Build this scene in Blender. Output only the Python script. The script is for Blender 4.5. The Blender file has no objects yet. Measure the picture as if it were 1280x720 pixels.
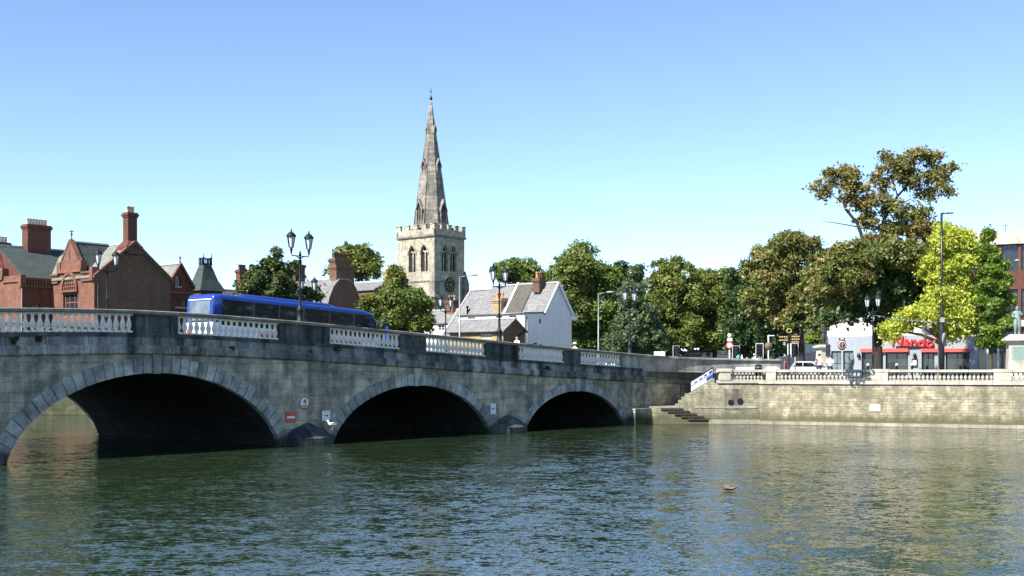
import bpy, bmesh, math, random
import numpy as np
from mathutils import Vector, Matrix
R = math.radians
PI = math.pi
random.seed(7)
rng = np.random.default_rng(11)
sc = bpy.context.scene
COL = sc.collection

# ------------------------------------------------------------------ camera, sky, sun
F, EYE, HZ = 1500.0, 3.7, 462.0          # focal length in photo pixels, eye height over the water, horizon row
cam = bpy.data.cameras.new('camera')
cam.sensor_width = 36.0
cam.lens = 36.0 * F / 1280.0
cam.shift_y = (HZ - 360.0) / 1280.0
cam.clip_start, cam.clip_end = 0.5, 6000.0
camo = bpy.data.objects.new('camera', cam)
camo.location = (0, 0, EYE)
camo.rotation_euler = (PI / 2, 0, 0)
COL.objects.link(camo)
sc.camera = camo

SUN_EL = R(45.0)
SUN_H = Vector((-0.712, -0.702, 0)).normalized()
sun_dir = Vector((SUN_H.x * math.cos(SUN_EL), SUN_H.y * math.cos(SUN_EL), math.sin(SUN_EL)))
world = bpy.data.worlds.new('World')
sc.world = world
world.use_nodes = True
wn = world.node_tree
sky = wn.nodes.new('ShaderNodeTexSky')
sky.sky_type = 'NISHITA'
sky.sun_disc = False
sky.sun_elevation = SUN_EL
sky.sun_rotation = math.atan2(SUN_H.x, SUN_H.y) % (2 * PI)
sky.altitude = 5000
sky.air_density = 1.0
sky.dust_density = 0.0
sky.ozone_density = 1.0
wn.links.new(sky.outputs[0], wn.nodes['Background'].inputs[0])
wn.nodes['Background'].inputs[1].default_value = 0.12
sun = bpy.data.lights.new('sun', 'SUN')
sun.energy = 4.5
sun.angle = R(0.53)
sun.color = (1.0, 0.945, 0.86)
suno = bpy.data.objects.new('sun', sun)
suno.rotation_euler = (-sun_dir).to_track_quat('-Z', 'Y').to_euler()
suno.location = (-60, -50, 90)
COL.objects.link(suno)
sc.view_settings.view_transform = 'Standard'
sc.view_settings.look = 'None'
sc.view_settings.gamma = 1.0
sc.view_settings.exposure = 1.27
sc.view_settings.use_curve_mapping = False
sc.cycles.max_bounces = 6
sc.cycles.use_denoising = True
sc.cycles.caustics_reflective = False
sc.cycles.caustics_refractive = False

# ------------------------------------------------------------------ placing
DIR = Vector((1239.0, 1500.0)).normalized()          # along the bridge, away to the right
LEFT = Vector((-DIR.y, DIR.x))                       # through the bridge, away to the left
ANG = math.atan2(DIR.y, DIR.x)
B0 = Vector((-640 * (1500 * EYE / 118.0) / F, 1500 * EYE / 118.0))
GZ = 3.0                                             # town ground level

def PX(x, Y): return (x - 640.0) * Y / F
def ZA(y, Y): return EYE + (HZ - y) * Y / F
def P(x, y, Y): return Vector((PX(x, Y), Y, ZA(y, Y)))
def along(p, dv, xi):
    k = (xi - 640.0) / F
    return (k * p[1] - p[0]) / (dv[0] - k * dv[1])
def T_of(x): return (EYE * (x - 640) / (118 - .0628 * x) - B0.x) / DIR.x
def bw(t, y, z=0):                                   # bridge frame -> world
    return Vector((B0.x + DIR.x * t + LEFT.x * y, B0.y + DIR.y * t + LEFT.y * y, z))

# ------------------------------------------------------------------ mesh builder
class MB:
    def __init__(s): s.v = []; s.f = []; s.m = []; s.sm = []
    def face(s, idx, mi=0, smooth=False): s.f.append(tuple(idx)); s.m.append(mi); s.sm.append(smooth)
    def poly(s, pts, mi=0, smooth=False):
        b = len(s.v); s.v += [tuple(p) for p in pts]; s.face(range(b, b + len(pts)), mi, smooth)
    def box(s, x0, x1, y0, y1, z0, z1, mi=0, ch=0.0):
        if ch > 0:
            # chamfered along all vertical edges and top
            pl = [(x0 + ch, y0), (x1 - ch, y0), (x1, y0 + ch), (x1, y1 - ch), (x1 - ch, y1), (x0 + ch, y1), (x0, y1 - ch), (x0, y0 + ch)]
            ins = [(max(x0 + ch, min(x1 - ch, x)), max(y0 + ch, min(y1 - ch, y))) for x, y in pl]
            s.rings([[(x, y, z0) for x, y in pl], [(x, y, z1 - ch) for x, y in pl], [(x, y, z1) for x, y in ins]], mi, True, True, False)
            return
        b = len(s.v)
        s.v += [(x0, y0, z0), (x1, y0, z0), (x1, y1, z0), (x0, y1, z0), (x0, y0, z1), (x1, y0, z1), (x1, y1, z1), (x0, y1, z1)]
        for q in ((0, 3, 2, 1), (4, 5, 6, 7), (0, 1, 5, 4), (1, 2, 6, 5), (2, 3, 7, 6), (3, 0, 4, 7)):
            s.face([b + i for i in q], mi)
    def rings(s, rs, mi=0, cap0=True, cap1=True, smooth=True, closed=True):
        n = len(rs[0]); b = len(s.v)
        for r in rs: s.v += [tuple(p) for p in r]
        for k in range(len(rs) - 1):
            for i in range(n if closed else n - 1):
                j = (i + 1) % n
                s.face((b + k * n + i, b + k * n + j, b + (k + 1) * n + j, b + (k + 1) * n + i), mi, smooth)
        if cap0: s.face([b + i for i in range(n)][::-1], mi)
        if cap1: s.face([b + (len(rs) - 1) * n + i for i in range(n)], mi)
    def lathe(s, prof, n=12, c=(0, 0, 0), mi=0, smooth=True, rot=0.0, axis='z', cap=True):
        rs = []
        for r, z in prof:
            ring = []
            for i in range(n):
                a = 2 * PI * i / n + rot
                p = (r * math.cos(a), r * math.sin(a), z)
                if axis == 'y': p = (p[0], p[2], p[1])
                if axis == 'x': p = (p[2], p[0], p[1])
                ring.append((c[0] + p[0], c[1] + p[1], c[2] + p[2]))
            rs.append(ring)
        s.rings(rs, mi, cap, cap, smooth)
    def tube(s, pts, rad, n=8, mi=0, cap=True):
        pts = [Vector(p) for p in pts]
        if not hasattr(rad, '__len__'): rad = [rad] * len(pts)
        rs = []; prev = None
        for i, p in enumerate(pts):
            d = (pts[min(i + 1, len(pts) - 1)] - pts[max(i - 1, 0)]).normalized()
            if prev is None:
                a = Vector((0, 0, 1)) if abs(d.z) < .9 else Vector((1, 0, 0))
                u = d.cross(a).normalized()
            else:
                u = (prev - d * prev.dot(d)).normalized()
            prev = u; w = d.cross(u)
            rs.append([p + (u * math.cos(2 * PI * k / n) + w * math.sin(2 * PI * k / n)) * rad[i] for k in range(n)])
        s.rings(rs, mi, cap, cap, True)
    def bar(s, a, b, w, h=None, mi=0):               # square bar
        a = Vector(a); b = Vector(b); h = h or w
        d = (b - a).normalized()
        up = Vector((0, 0, 1)) if abs(d.z) < .95 else Vector((1, 0, 0))
        u = d.cross(up).normalized(); v = u.cross(d)
        q = [(-1, -1), (1, -1), (1, 1), (-1, 1)]
        s.rings([[p + u * (i * w / 2) + v * (j * h / 2) for i, j in q] for p in (a, b)], mi, True, True, False)
    def prism(s, pl, z0, z1, mi=0, smooth=False):    # plan polygon
        s.rings([[(x, y, z0) for x, y in pl], [(x, y, z1) for x, y in pl]], mi, True, True, smooth)
    def extrude(s, pl, y0, y1, mi=0, axis='y', smooth=False):   # outline in x,z pushed along y (or y,z along x)
        if axis == 'y': s.rings([[(x, y0, z) for x, z in pl], [(x, y1, z) for x, z in pl]], mi, True, True, smooth)
        else: s.rings([[(y0, x, z) for x, z in pl], [(y1, x, z) for x, z in pl]], mi, True, True, smooth)
    def build(s, name, mats, parent=None, loc=(0, 0, 0), rot=(0, 0, 0), fix=True):
        me = bpy.data.meshes.new(name)
        me.from_pydata(s.v, [], s.f)
        mats = mats if isinstance(mats, (list, tuple)) else [mats]
        for m in mats: me.materials.append(m)
        me.polygons.foreach_set('material_index', s.m)
        me.polygons.foreach_set('use_smooth', s.sm)
        if fix and len(s.f) < 40000:
            bm = bmesh.new(); bm.from_mesh(me)
            bmesh.ops.recalc_face_normals(bm, faces=bm.faces)
            bm.to_mesh(me); bm.free()
        me.update()
        return link(name, me, parent, loc, rot)

def link(name, me, parent=None, loc=(0, 0, 0), rot=(0, 0, 0)):
    o = bpy.data.objects.new(name, me)
    COL.objects.link(o)
    o.parent = parent; o.location = loc; o.rotation_euler = rot
    return o
def tag(o, label, cat, group=None, kind=None):
    o['label'] = label; o['category'] = cat
    if group: o['group'] = group
    if kind: o['kind'] = kind
    return o
def thing(name, label, cat, loc=(0, 0, 0), rotz=0.0, group=None):
    o = bpy.data.objects.new(name, None)
    o.empty_display_size = .3
    COL.objects.link(o)
    o.location = loc; o.rotation_euler = (0, 0, rotz)
    return tag(o, label, cat, group)
def structure(o): o['kind'] = 'structure'; return o
def copy_tree(o, parent=None):
    c = o.copy(); COL.objects.link(c); c.parent = parent
    for ch in list(o.children): copy_tree(ch, c)
    return c
def relabel(o, label, loc=None, rotz=None):
    o['label'] = label
    if loc is not None: o.location = loc
    if rotz is not None: o.rotation_euler[2] = rotz
    return o

# ------------------------------------------------------------------ materials
MATS = {}
class NT:
    def __init__(s, name):
        s.m = bpy.data.materials.new(name); s.m.use_nodes = True
        s.t = s.m.node_tree; s.b = s.t.nodes['Principled BSDF']
    def n(s, typ, **kw):
        x = s.t.nodes.new(typ)
        for k, v in kw.items():
            if k.startswith('i_'):
                key = k[2:].replace('_', ' ')
                x.inputs[key].default_value = v
            else: setattr(x, k, v)
        return x
    def l(s, a, b): s.t.links.new(a, b)
    def coord(s, kind='Object'): return s.n('ShaderNodeTexCoord').outputs[kind]
    def noise(s, vec, scale, detail=4, rough=.55, out='Fac', dist=0.0):
        x = s.n('ShaderNodeTexNoise'); x.inputs['Scale'].default_value = scale
        x.inputs['Detail'].default_value = detail; x.inputs['Roughness'].default_value = rough
        x.inputs['Distortion'].default_value = dist
        s.l(vec, x.inputs['Vector']); return x.outputs[out]
    def ramp(s, fac, stops):
        x = s.n('ShaderNodeValToRGB'); e = x.color_ramp.elements
        while len(e) < len(stops): e.new(.5)
        for q, (p, c) in zip(e, stops):
            q.position = p; q.color = c if len(c) == 4 else (*c, 1)
        s.l(fac, x.inputs[0]); return x.outputs[0]
    def mix(s, fac, a, b, mode='MIX'):
        x = s.n('ShaderNodeMix', data_type='RGBA', blend_type=mode)
        for val, i in ((fac, 0), (a, 6), (b, 7)):
            if isinstance(val, (int, float)): x.inputs[i].default_value = val
            elif isinstance(val, (tuple, list)): x.inputs[i].default_value = (*val, 1) if len(val) == 3 else val
            else: s.l(val, x.inputs[i])
        return x.outputs[2]
    def math(s, op, a, b=0.0, clamp=False):
        x = s.n('ShaderNodeMath', operation=op, use_clamp=clamp)
        for i, v in enumerate((a, b)):
            if isinstance(v, (int, float)): x.inputs[i].default_value = v
            else: s.l(v, x.inputs[i])
        return x.outputs[0]
    def mapped(s, vec, sc_=(1, 1, 1), loc=(0, 0, 0)):
        x = s.n('ShaderNodeMapping'); x.inputs['Scale'].default_value = sc_; x.inputs['Location'].default_value = loc
        s.l(vec, x.inputs['Vector']); return x.outputs[0]
    def face_uv(s, mode):                            # 'xy': x+y against z, 'x': x against z, 'y': y against z
        o = s.coord(); sp = s.n('ShaderNodeSeparateXYZ'); s.l(o, sp.inputs[0])
        u = {'xy': None, 'x': sp.outputs[0], 'y': sp.outputs[1]}[mode]
        if u is None: u = s.math('ADD', sp.outputs[0], sp.outputs[1])
        cb = s.n('ShaderNodeCombineXYZ'); s.l(u, cb.inputs[0]); s.l(sp.outputs[2], cb.inputs[1])
        return cb.outputs[0]
    def bump(s, h, strength=.4, dist=.02):
        x = s.n('ShaderNodeBump'); x.inputs['Strength'].default_value = strength; x.inputs['Distance'].default_value = dist
        s.l(h, x.inputs['Height']); s.l(x.outputs[0], s.b.inputs['Normal']); return x
    def base(s, c, rough=.8, spec=None, metal=0.0):
        if isinstance(c, (tuple, list)): s.b.inputs['Base Color'].default_value = (*c, 1)
        else: s.l(c, s.b.inputs['Base Color'])
        s.b.inputs['Roughness'].default_value = rough
        s.b.inputs['Metallic'].default_value = metal
        if spec is not None: s.b.inputs['Specular IOR Level'].default_value = spec
        return s.m

def mul(c, k): return tuple(min(1, x * k) for x in c)
def plain(name, c, rough=.6, metal=0.0, var=.12, scale=3.0, spec=None):
    t = NT(name); n = t.noise(t.coord(), scale, 5, .6)
    col = t.ramp(n, [(.3, mul(c, 1 - var)), (.7, mul(c, 1 + var))])
    m = t.base(col, rough, spec, metal)
    return m
def masonry(name, c1, c2, mortar, bw_, bh, mode='xy', ms=.012, dirt=.35, dirtc=(.05, .05, .045), rough=.9, bump=.5, dscale=.25, off=.5, streak=0.3, mot=.25, tide=None, isl=0.0):
    t = NT(name); uv = t.face_uv(mode)
    br = t.n('ShaderNodeTexBrick', offset=off, squash=.72, squash_frequency=3)
    br.inputs['Scale'].default_value = 1.0; br.inputs['Brick Width'].default_value = bw_; br.inputs['Row Height'].default_value = bh
    br.inputs['Mortar Size'].default_value = ms; br.inputs['Mortar Smooth'].default_value = .2
    br.inputs['Color1'].default_value = (*c1, 1); br.inputs['Color2'].default_value = (*c2, 1); br.inputs['Mortar'].default_value = (*mortar, 1)
    t.l(uv, br.inputs['Vector'])
    o = t.coord()
    n1 = t.noise(o, 1.0 / max(bw_ * .9, .05), 6, .65)
    col = t.mix(mot, br.outputs['Color'], t.ramp(n1, [(.25, (.1, .1, .1)), (.75, (.95, .92, .85))]), 'OVERLAY')
    gr = t.noise(o, 14, 6, .75)
    col = t.mix(mot * .7, col, t.ramp(gr, [(.3, (.2, .2, .2)), (.7, (.8, .8, .78))]), 'OVERLAY')
    n2 = t.noise(o, dscale, 9, .72, dist=.6)
    st = t.noise(t.mapped(o, (1.1, 1.1, .13)), 1.3, 5, .6)
    f = t.math('ADD', t.math('MULTIPLY', n2, 1 - streak), t.math('MULTIPLY', st, streak))
    fac = t.ramp(f, [(.43, (0, 0, 0)), (.60, (1, 1, 1))])
    fac2 = t.math('MULTIPLY', fac, dirt)
    col = t.mix(fac2, col, dirtc)
    if isl:
        gi = t.n('ShaderNodeNewGeometry')
        col = t.mix(isl, col, t.mix(1.0, col, t.ramp(gi.outputs['Random Per Island'], [(0, (.45, .46, .45)), (.5, (.9, .9, .88)), (1, (1.25, 1.2, 1.1))]), 'MULTIPLY'))
    if tide:                                         # damp weedy band above the water line
        sp = t.n('ShaderNodeSeparateXYZ'); t.l(o, sp.inputs[0])
        hz = t.math('SUBTRACT', sp.outputs[2], t.math('MULTIPLY', t.math('SUBTRACT', t.noise(t.mapped(o, (1, 1, .4)), 1.6, 6, .7), .5), tide[1] * 1.6))
        tf = t.ramp(t.math('DIVIDE', hz, tide[0]), [(.45, (.92, .92, .92)), (1.0, (0, 0, 0))])
        col = t.mix(tf, col, tide[2])
    h = t.math('ADD', t.math('MULTIPLY', br.outputs['Fac'], -1.0), t.math('MULTIPLY', t.noise(o, 9, 6, .7), .6))
    t.bump(h, bump, .03)
    return t.base(col, rough, .25)
def roofing(name, c1, c2, mode, row=.22, w=.35, lich=(.3, .29, .24), lf=.35):
    t = NT(name); uv = t.face_uv(mode)
    br = t.n('ShaderNodeTexBrick', offset=.5)
    br.inputs['Scale'].default_value = 1; br.inputs['Brick Width'].default_value = w; br.inputs['Row Height'].default_value = row
    br.inputs['Mortar Size'].default_value = .014; br.inputs['Bias'].default_value = -.1
    br.inputs['Color1'].default_value = (*c1, 1); br.inputs['Color2'].default_value = (*c2, 1); br.inputs['Mortar'].default_value = (*mul(c1, .45), 1)
    t.l(uv, br.inputs['Vector'])
    o = t.coord()
    n = t.ramp(t.noise(o, .7, 8, .7, dist=.5), [(.45, (0, 0, 0)), (.72, (1, 1, 1))])
    col = t.mix(t.math('MULTIPLY', n, lf), br.outputs['Color'], lich)
    col = t.mix(.5, col, t.ramp(t.noise(o, 5, 5, .7), [(.3, (.3, .3, .3)), (.7, (.75, .75, .75))]), 'OVERLAY')
    t.bump(t.math('MULTIPLY', br.outputs['Fac'], -1.0), .5, .03)
    return t.base(col, .75, .3)
def leafy(name, stops, nscale=.35, transl=.3, rnd=.55):
    t = NT(name); g = t.n('ShaderNodeNewGeometry')
    o = t.coord()
    f = t.math('ADD', t.math('MULTIPLY', g.outputs['Random Per Island'], rnd), t.math('MULTIPLY', t.ramp(t.noise(o, nscale, 4, .6), [(.3, (0, 0, 0)), (.7, (1, 1, 1))]), 1 - rnd))
    col = t.ramp(f, stops)
    t.t.nodes.remove(t.b)
    d = t.n('ShaderNodeBsdfDiffuse'); tr = t.n('ShaderNodeBsdfTranslucent'); gl = t.n('ShaderNodeBsdfGlossy')
    gl.inputs['Roughness'].default_value = .5
    t.l(col, d.inputs[0]); t.l(t.mix(.5, col, t.mix(1.0, col, (1.0, 1.0, .45), 'MULTIPLY')), tr.inputs[0])
    m1 = t.n('ShaderNodeMixShader'); m1.inputs[0].default_value = transl
    t.l(d.outputs[0], m1.inputs[1]); t.l(tr.outputs[0], m1.inputs[2])
    m2 = t.n('ShaderNodeMixShader'); m2.inputs[0].default_value = .035
    t.l(m1.outputs[0], m2.inputs[1]); t.l(gl.outputs[0], m2.inputs[2])
    t.l(m2.outputs[0], t.t.nodes['Material Output'].inputs[0])
    return t.m
def glassy(name, c=(.02, .025, .03), rough=.06, spec=.6):
    t = NT(name); n = t.noise(t.coord(), 1.2, 3)
    t.bump(n, .04, .05)
    return t.base(t.ramp(n, [(.35, mul(c, .7)), (.65, mul(c, 1.4))]), rough, spec)
def emis(name, c, s):
    t = NT(name); t.base(c, .4); t.b.inputs['Emission Color'].default_value = (*c, 1); t.b.inputs['Emission Strength'].default_value = s
    return t.m

def reflection_glass(name):
    t = NT(name); o = t.coord()
    n = t.noise(t.mapped(o, (.8, 1, 2.6)), 1.3, 5, .6)
    return t.base(t.ramp(n, [(.40, (.003, .004, .005)), (.52, (.008, .010, .008)), (.60, (.04, .042, .034)), (.72, (.16, .165, .135))]), .08, .06)  # pale streaks in the base colour stand for reflections
M = {}
M['bridge'] = masonry('bridge_ashlar', (.49, .43, .32), (.37, .345, .275), (.19, .175, .145), 1.05, .40, 'x', .010, .85, (.08, .086, .084), dscale=.5, streak=.45, mot=.9, tide=(.8, .6, (.03, .04, .018)))
M['course'] = masonry('course_stone', (.36, .36, .345), (.18, .182, .178), (.03, .03, .03), 1.9, 3.0, 'x', .014, .95, (.022, .027, .028), dscale=.75, streak=.6, mot=.9)
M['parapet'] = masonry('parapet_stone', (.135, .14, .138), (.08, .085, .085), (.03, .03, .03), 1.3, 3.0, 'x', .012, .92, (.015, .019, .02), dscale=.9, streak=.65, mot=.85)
M['approach'] = masonry('approach_sunlit_stone', (.38, .375, .345), (.29, .29, .27), (.12, .12, .115), 1.5, 3.0, 'x', .012, .75, (.08, .083, .076), dscale=.8, streak=.5, mot=.7)  # paler than the other courses to carry sunlight on the curved end
M['coping'] = masonry('coping_stone', (.27, .26, .23), (.22, .215, .19), (.1, .1, .09), 1.5, 3.0, 'x', .012, .55, (.07, .07, .065), dscale=.9)
M['voussoir'] = masonry('voussoir_stone', (.47, .475, .465), (.42, .425, .41), (.2, .2, .195), 3, 3, 'x', .001, .7, (.12, .125, .12), dscale=1.3, streak=.3, mot=.85, isl=.55, tide=(.7, .5, (.04, .05, .025)))
M['baluster'] = plain('pale_baluster_stone', (.76, .72, .63), .85, var=.2, scale=4)
M['soffit'] = masonry('soffit_shade_stone', (.04, .038, .03), (.026, .025, .02), (.012, .012, .012), .9, .35, 'y', .012, .7, (.008, .009, .006), dscale=.5)  # near-black colour adds to the shade under the arches
M['quay'] = masonry('quay_brick', (.40, .36, .265), (.28, .256, .187), (.23, .21, .155), .52, .18, 'xy', .014, .75, (.125, .12, .085), dscale=.45, streak=.4, mot=.8, tide=(.9, .7, (.10, .095, .05)))
M['quaystone'] = masonry('quay_stone', (.36, .335, .27), (.30, .28, .23), (.17, .16, .13), 1.2, 3, 'xy', .012, .6, (.14, .135, .11), dscale=.9, mot=.5)
M['mossy'] = masonry('mossy_stone', (.10, .105, .065), (.07, .075, .05), (.04, .04, .03), .8, .4, 'xy', .012, .7, (.03, .045, .015), dscale=.7, mot=.5)
M['paleston'] = masonry('pale_limestone', (.52, .49, .41), (.46, .43, .36), (.25, .24, .2), 1.4, 3.0, 'xy', .01, .55, (.2, .19, .165), dscale=1.1)
M['church'] = masonry('church_stone', (.46, .42, .335), (.34, .31, .25), (.31, .29, .235), .75, .36, 'xy', .02, .65, (.15, .14, .12), dscale=.3, mot=.75)
M['spire'] = masonry('spire_stone', (.31, .29, .25), (.20, .19, .168), (.17, .162, .145), .8, .42, 'xy', .02, .8, (.08, .078, .073), dscale=.35, mot=.7)
M['redbrick'] = masonry('red_brick', (.165, .058, .036), (.11, .04, .028), (.15, .09, .07), .24, .085, 'xy', .01, .5, (.045, .028, .024), dscale=.4)
M['terracotta'] = masonry('terracotta', (.235, .108, .07), (.18, .082, .055), (.15, .085, .065), .5, .3, 'xy', .012, .55, (.08, .048, .038), dscale=.8)
M['brownbrick'] = masonry('brown_brick', (.20, .115, .07), (.135, .08, .052), (.16, .115, .085), .24, .085, 'xy', .01, .45, (.05, .036, .028), dscale=.5)
M['yellowbrick'] = masonry('yellow_brick', (.46, .35, .17), (.36, .27, .13), (.38, .31, .2), .24, .085, 'xy', .01, .4, (.13, .11, .07), dscale=.6)
M['render'] = masonry('white_render', (.81, .79, .78), (.79, .775, .765), (.79, .775, .765), 5, 4, 'xy', .001, .25, (.45, .43, .41), dscale=.5, bump=.2, mot=.08)
M['slate_y'] = roofing('grey_slate', (.205, .205, .205), (.14, .142, .148), 'y')
M['slate_x'] = roofing('grey_slate_across', (.2, .2, .2), (.135, .137, .142), 'x')
M['slateshade'] = roofing('dark_shaded_slate', (.055, .072, .068), (.035, .05, .048), 'x', lich=(.08, .095, .075))  # darker slate colour stands for roof slopes in shade
M['slatelit'] = roofing('greenish_lit_slate', (.20, .21, .18), (.14, .15, .13), 'y', lich=(.3, .3, .24))  # paler slate colour stands for roof slopes in sun
M['browntile'] = roofing('brown_tile', (.105, .095, .082), (.075, .068, .06), 'y', .16, .2, (.14, .13, .11))  # tile colour lowered to carry shade on the white house roof
M['lead'] = plain('lead_flashing', (.42, .43, .45), .5)
M['white'] = plain('white_paint', (.78, .78, .76), .5, var=.06)
M['wframe'] = plain('white_window_frame', (.7, .69, .66), .5, var=.05)
M['black'] = plain('black_paint', (.014, .016, .02), .35, var=.3)
M['iron'] = plain('dark_iron', (.012, .014, .02), .5, var=.3, spec=.25)
M['shadetread'] = plain('shade_dark_tread', (.035, .025, .018), .7, var=.4)  # dark colour stands for shade on the river steps
M['steel'] = plain('grey_steel', (.2, .21, .22), .45, .5)
M['glass'] = glassy('dark_window_glass')
M['carglass'] = reflection_glass('vehicle_glass')
M['paleglass'] = glassy('pale_window_glass', (.12, .15, .17), .15, .5)
M['lampglass'] = plain('frosted_lamp_glass', (.55, .58, .6), .3, var=.1)
M['pot'] = plain('terracotta_pot', (.55, .27, .13), .8)
M['buffpot'] = plain('buff_chimney_pot', (.55, .42, .28), .8)
M['red'] = plain('red_paint', (.55, .035, .03), .45, var=.1)
M['redsign'] = plain('bright_red_sign', (.68, .025, .02), .4, var=.05)
M['gold'] = plain('gilding', (.75, .52, .12), .4, .2)
M['blue'] = plain('blue_paint', (.013, .048, .25), .22, var=.1, spec=.4)
M['coachwhite'] = plain('coach_white', (.82, .82, .84), .25, var=.04)
M['silver'] = plain('silver_car_paint', (.52, .58, .64), .25, .3, var=.05)
M['tyre'] = plain('tyre_rubber', (.015, .015, .015), .85)
M['rim'] = plain('wheel_rim', (.4, .4, .42), .3, .8)
M['pink'] = plain('pink_paint', (.62, .07, .22), .35, var=.1)
M['asphalt'] = plain('asphalt', (.055, .055, .056), .9, var=.3, scale=1.5)
M['paving'] = masonry('paving_slabs', (.33, .30, .27), (.28, .26, .235), (.16, .15, .14), .9, .6, 'xy', .01, .35, (.15, .14, .13), bump=.1)
M['bronze'] = plain('green_bronze', (.17, .24, .21), .6, .1, var=.4, scale=5)
M['darkbronze'] = plain('dark_bronze', (.045, .05, .05), .5, .3, var=.3, scale=5)
M['concrete'] = plain('grey_concrete', (.30, .30, .29), .9, var=.2)
M['bark'] = plain('tree_bark', (.06, .048, .036), .95, var=.4, scale=4)
M['darkbark'] = plain('dark_bark', (.028, .023, .02), .95, var=.4, scale=4)
M['palebark'] = plain('pale_bark', (.19, .15, .105), .95, var=.35, scale=4)
M['skin'] = plain('skin', (.55, .33, .24), .6, var=.06)
M['hairbrown'] = plain('brown_hair', (.05, .03, .02), .7)
M['shirtwhite'] = plain('white_shirt', (.75, .75, .75), .8, var=.08, scale=8)
M['shirtred'] = plain('red_shirt', (.5, .03, .03), .8, var=.1, scale=8)
M['denim'] = plain('dark_denim', (.03, .04, .08), .85, var=.2, scale=8)
# ------------------------------------------------------------------ setting: water and ground
def water_material():
    t = NT('river_water'); o = t.coord()
    def vm(op, x, y=None):
        q = t.n('ShaderNodeVectorMath', operation=op)
        for k, v in enumerate((x, y)):
            if v is None: continue
            if isinstance(v, tuple): q.inputs[k].default_value = v
            else: t.l(v, q.inputs[k])
        return q.outputs[0]
    # slopes of three sizes of ripple added straight to the normal (a height bump averages away at this low angle)
    w1 = vm('MULTIPLY', vm('SUBTRACT', t.noise(t.mapped(o, (.9, 1.5, 1)), 1.25, 2, .5, 'Color', .3), (.5, .5, .5)), (.28, .42, 0))
    w2 = vm('MULTIPLY', vm('SUBTRACT', t.noise(t.mapped(o, (1, 1.5, 1), (31, 7, 2)), 3.8, 2, .55, 'Color', .2), (.5, .5, .5)), (.42, .62, 0))
    w3 = vm('MULTIPLY', vm('SUBTRACT', t.noise(t.mapped(o, (1, 1.3, 1), (3, 71, 5)), 12.0, 2, .5, 'Color'), (.5, .5, .5)), (.36, .46, 0))
    calm = t.ramp(t.noise(t.mapped(o, (1, 1.9, 1)), .055, 4, .6, dist=.4), [(.36, (.42, .42, .42)), (.62, (1, 1, 1))])
    sl = vm('MULTIPLY', vm('ADD', vm('ADD', w1, w2), w3), calm)
    nn = vm('NORMALIZE', vm('ADD', sl, (0, 0, 1)))
    t.l(nn, t.b.inputs['Normal'])
    t.base((.020, .035, .017), .03, .5)
    t.b.inputs['IOR'].default_value = 1.333
    return t.m
WAVE = .42
b = MB(); b.poly([(-900, -300, 0), (900, -300, 0), (900, 900, 0), (-900, 900, 0)])
structure(b.build('river_water', water_material()))

def ground_material():
    t = NT('town_ground'); n = t.noise(t.coord(), .05, 6, .6)
    return t.base(t.ramp(n, [(.4, (.07, .075, .05)), (.6, (.04, .06, .025))]), .95)
QD = Vector((.916, -.40)).normalized()                       # direction of the quay wall, to the right
QN = Vector((QD.y, -QD.x))                                   # its outward normal (towards the river)
QA = Vector((PX(812, 81.6), 81.6)); QB = Vector((PX(950, 81.4), 81.4))
QE = QB + QD * 130
cr = bw(45.6, 16.4); cl = bw(45.6, .1)
edge = [(QE.x, QE.y), (QB.x + .3, QB.y + .3), (QA.x + 8.1, 81.9), (QA.x + 8.0, 84.6), (cl.x, cl.y + 3.4), (cr.x, cr.y), (PX(60, 99), 99.0), (-120, 116), (-420, 170)]
b = MB()
top = edge + [(-1400, 400), (-1400, 2600), (1600, 2600), (1600, QE.y)]
b.poly([(x, y, GZ - .02) for x, y in top])
for (x0, y0), (x1, y1) in zip(edge[:-1], edge[1:]): b.poly([(x0, y0, GZ - .02), (x1, y1, GZ - .02), (x1, y1, -2), (x0, y0, -2)])
structure(b.build('town_ground', ground_material()))
# far bank upstream: a low stone embankment wall seen through the first arch
b = MB()
for (p0, p1) in zip(edge[5:-1], edge[6:]):
    p0 = Vector(p0); p1 = Vector(p1); d = (p1 - p0).normalized(); nn = Vector((d.y, -d.x)) * -1
    if nn.y > 0: nn = -nn
    q = [p0 + nn * .05, p1 + nn * .05, p1 + nn * .5, p0 + nn * .5]
    b.prism([(v.x, v.y) for v in q], -1.5, .9)
tag(b.build('embankment_wall', M['mossy']), 'low mossy stone embankment wall at the water beyond the largest bridge arch', 'wall')
# camera-side bank, with its river edge
b = MB()
nb = [(-300, -500), (-21, -500), (-21, -22), (-27, -9), (-30.5, -.3), (-30.5, 16.3), (-32, 60), (-300, 80)]
pts = [bw(t, y) for t, y in nb]
b.poly([(p.x, p.y, 2.05) for p in pts])
for p, q in zip(pts[:-1], pts[1:]): b.poly([(p.x, p.y, 2.05), (q.x, q.y, 2.05), (q.x, q.y, -2), (p.x, p.y, -2)])
structure(b.build('near_bank_path', M['paving']))
# promenade paving and the road that runs on from the bridge
b = MB()
e0 = Vector((QA.x + 8.3, 84.7)); e1 = QB + Vector((.6, .7)); e2 = QE + Vector((.3, .7))
b.poly([(e0.x, e0.y, GZ), (e1.x, e1.y, GZ), (e2.x, e2.y, GZ), (e2.x + 15, e2.y + 30, GZ), (PX(1290, 112), 118, GZ), (PX(985, 118), 118, GZ), (e0.x + 2, 95, GZ)])
structure(b.build('promenade_pavement', M['paving']))
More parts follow.
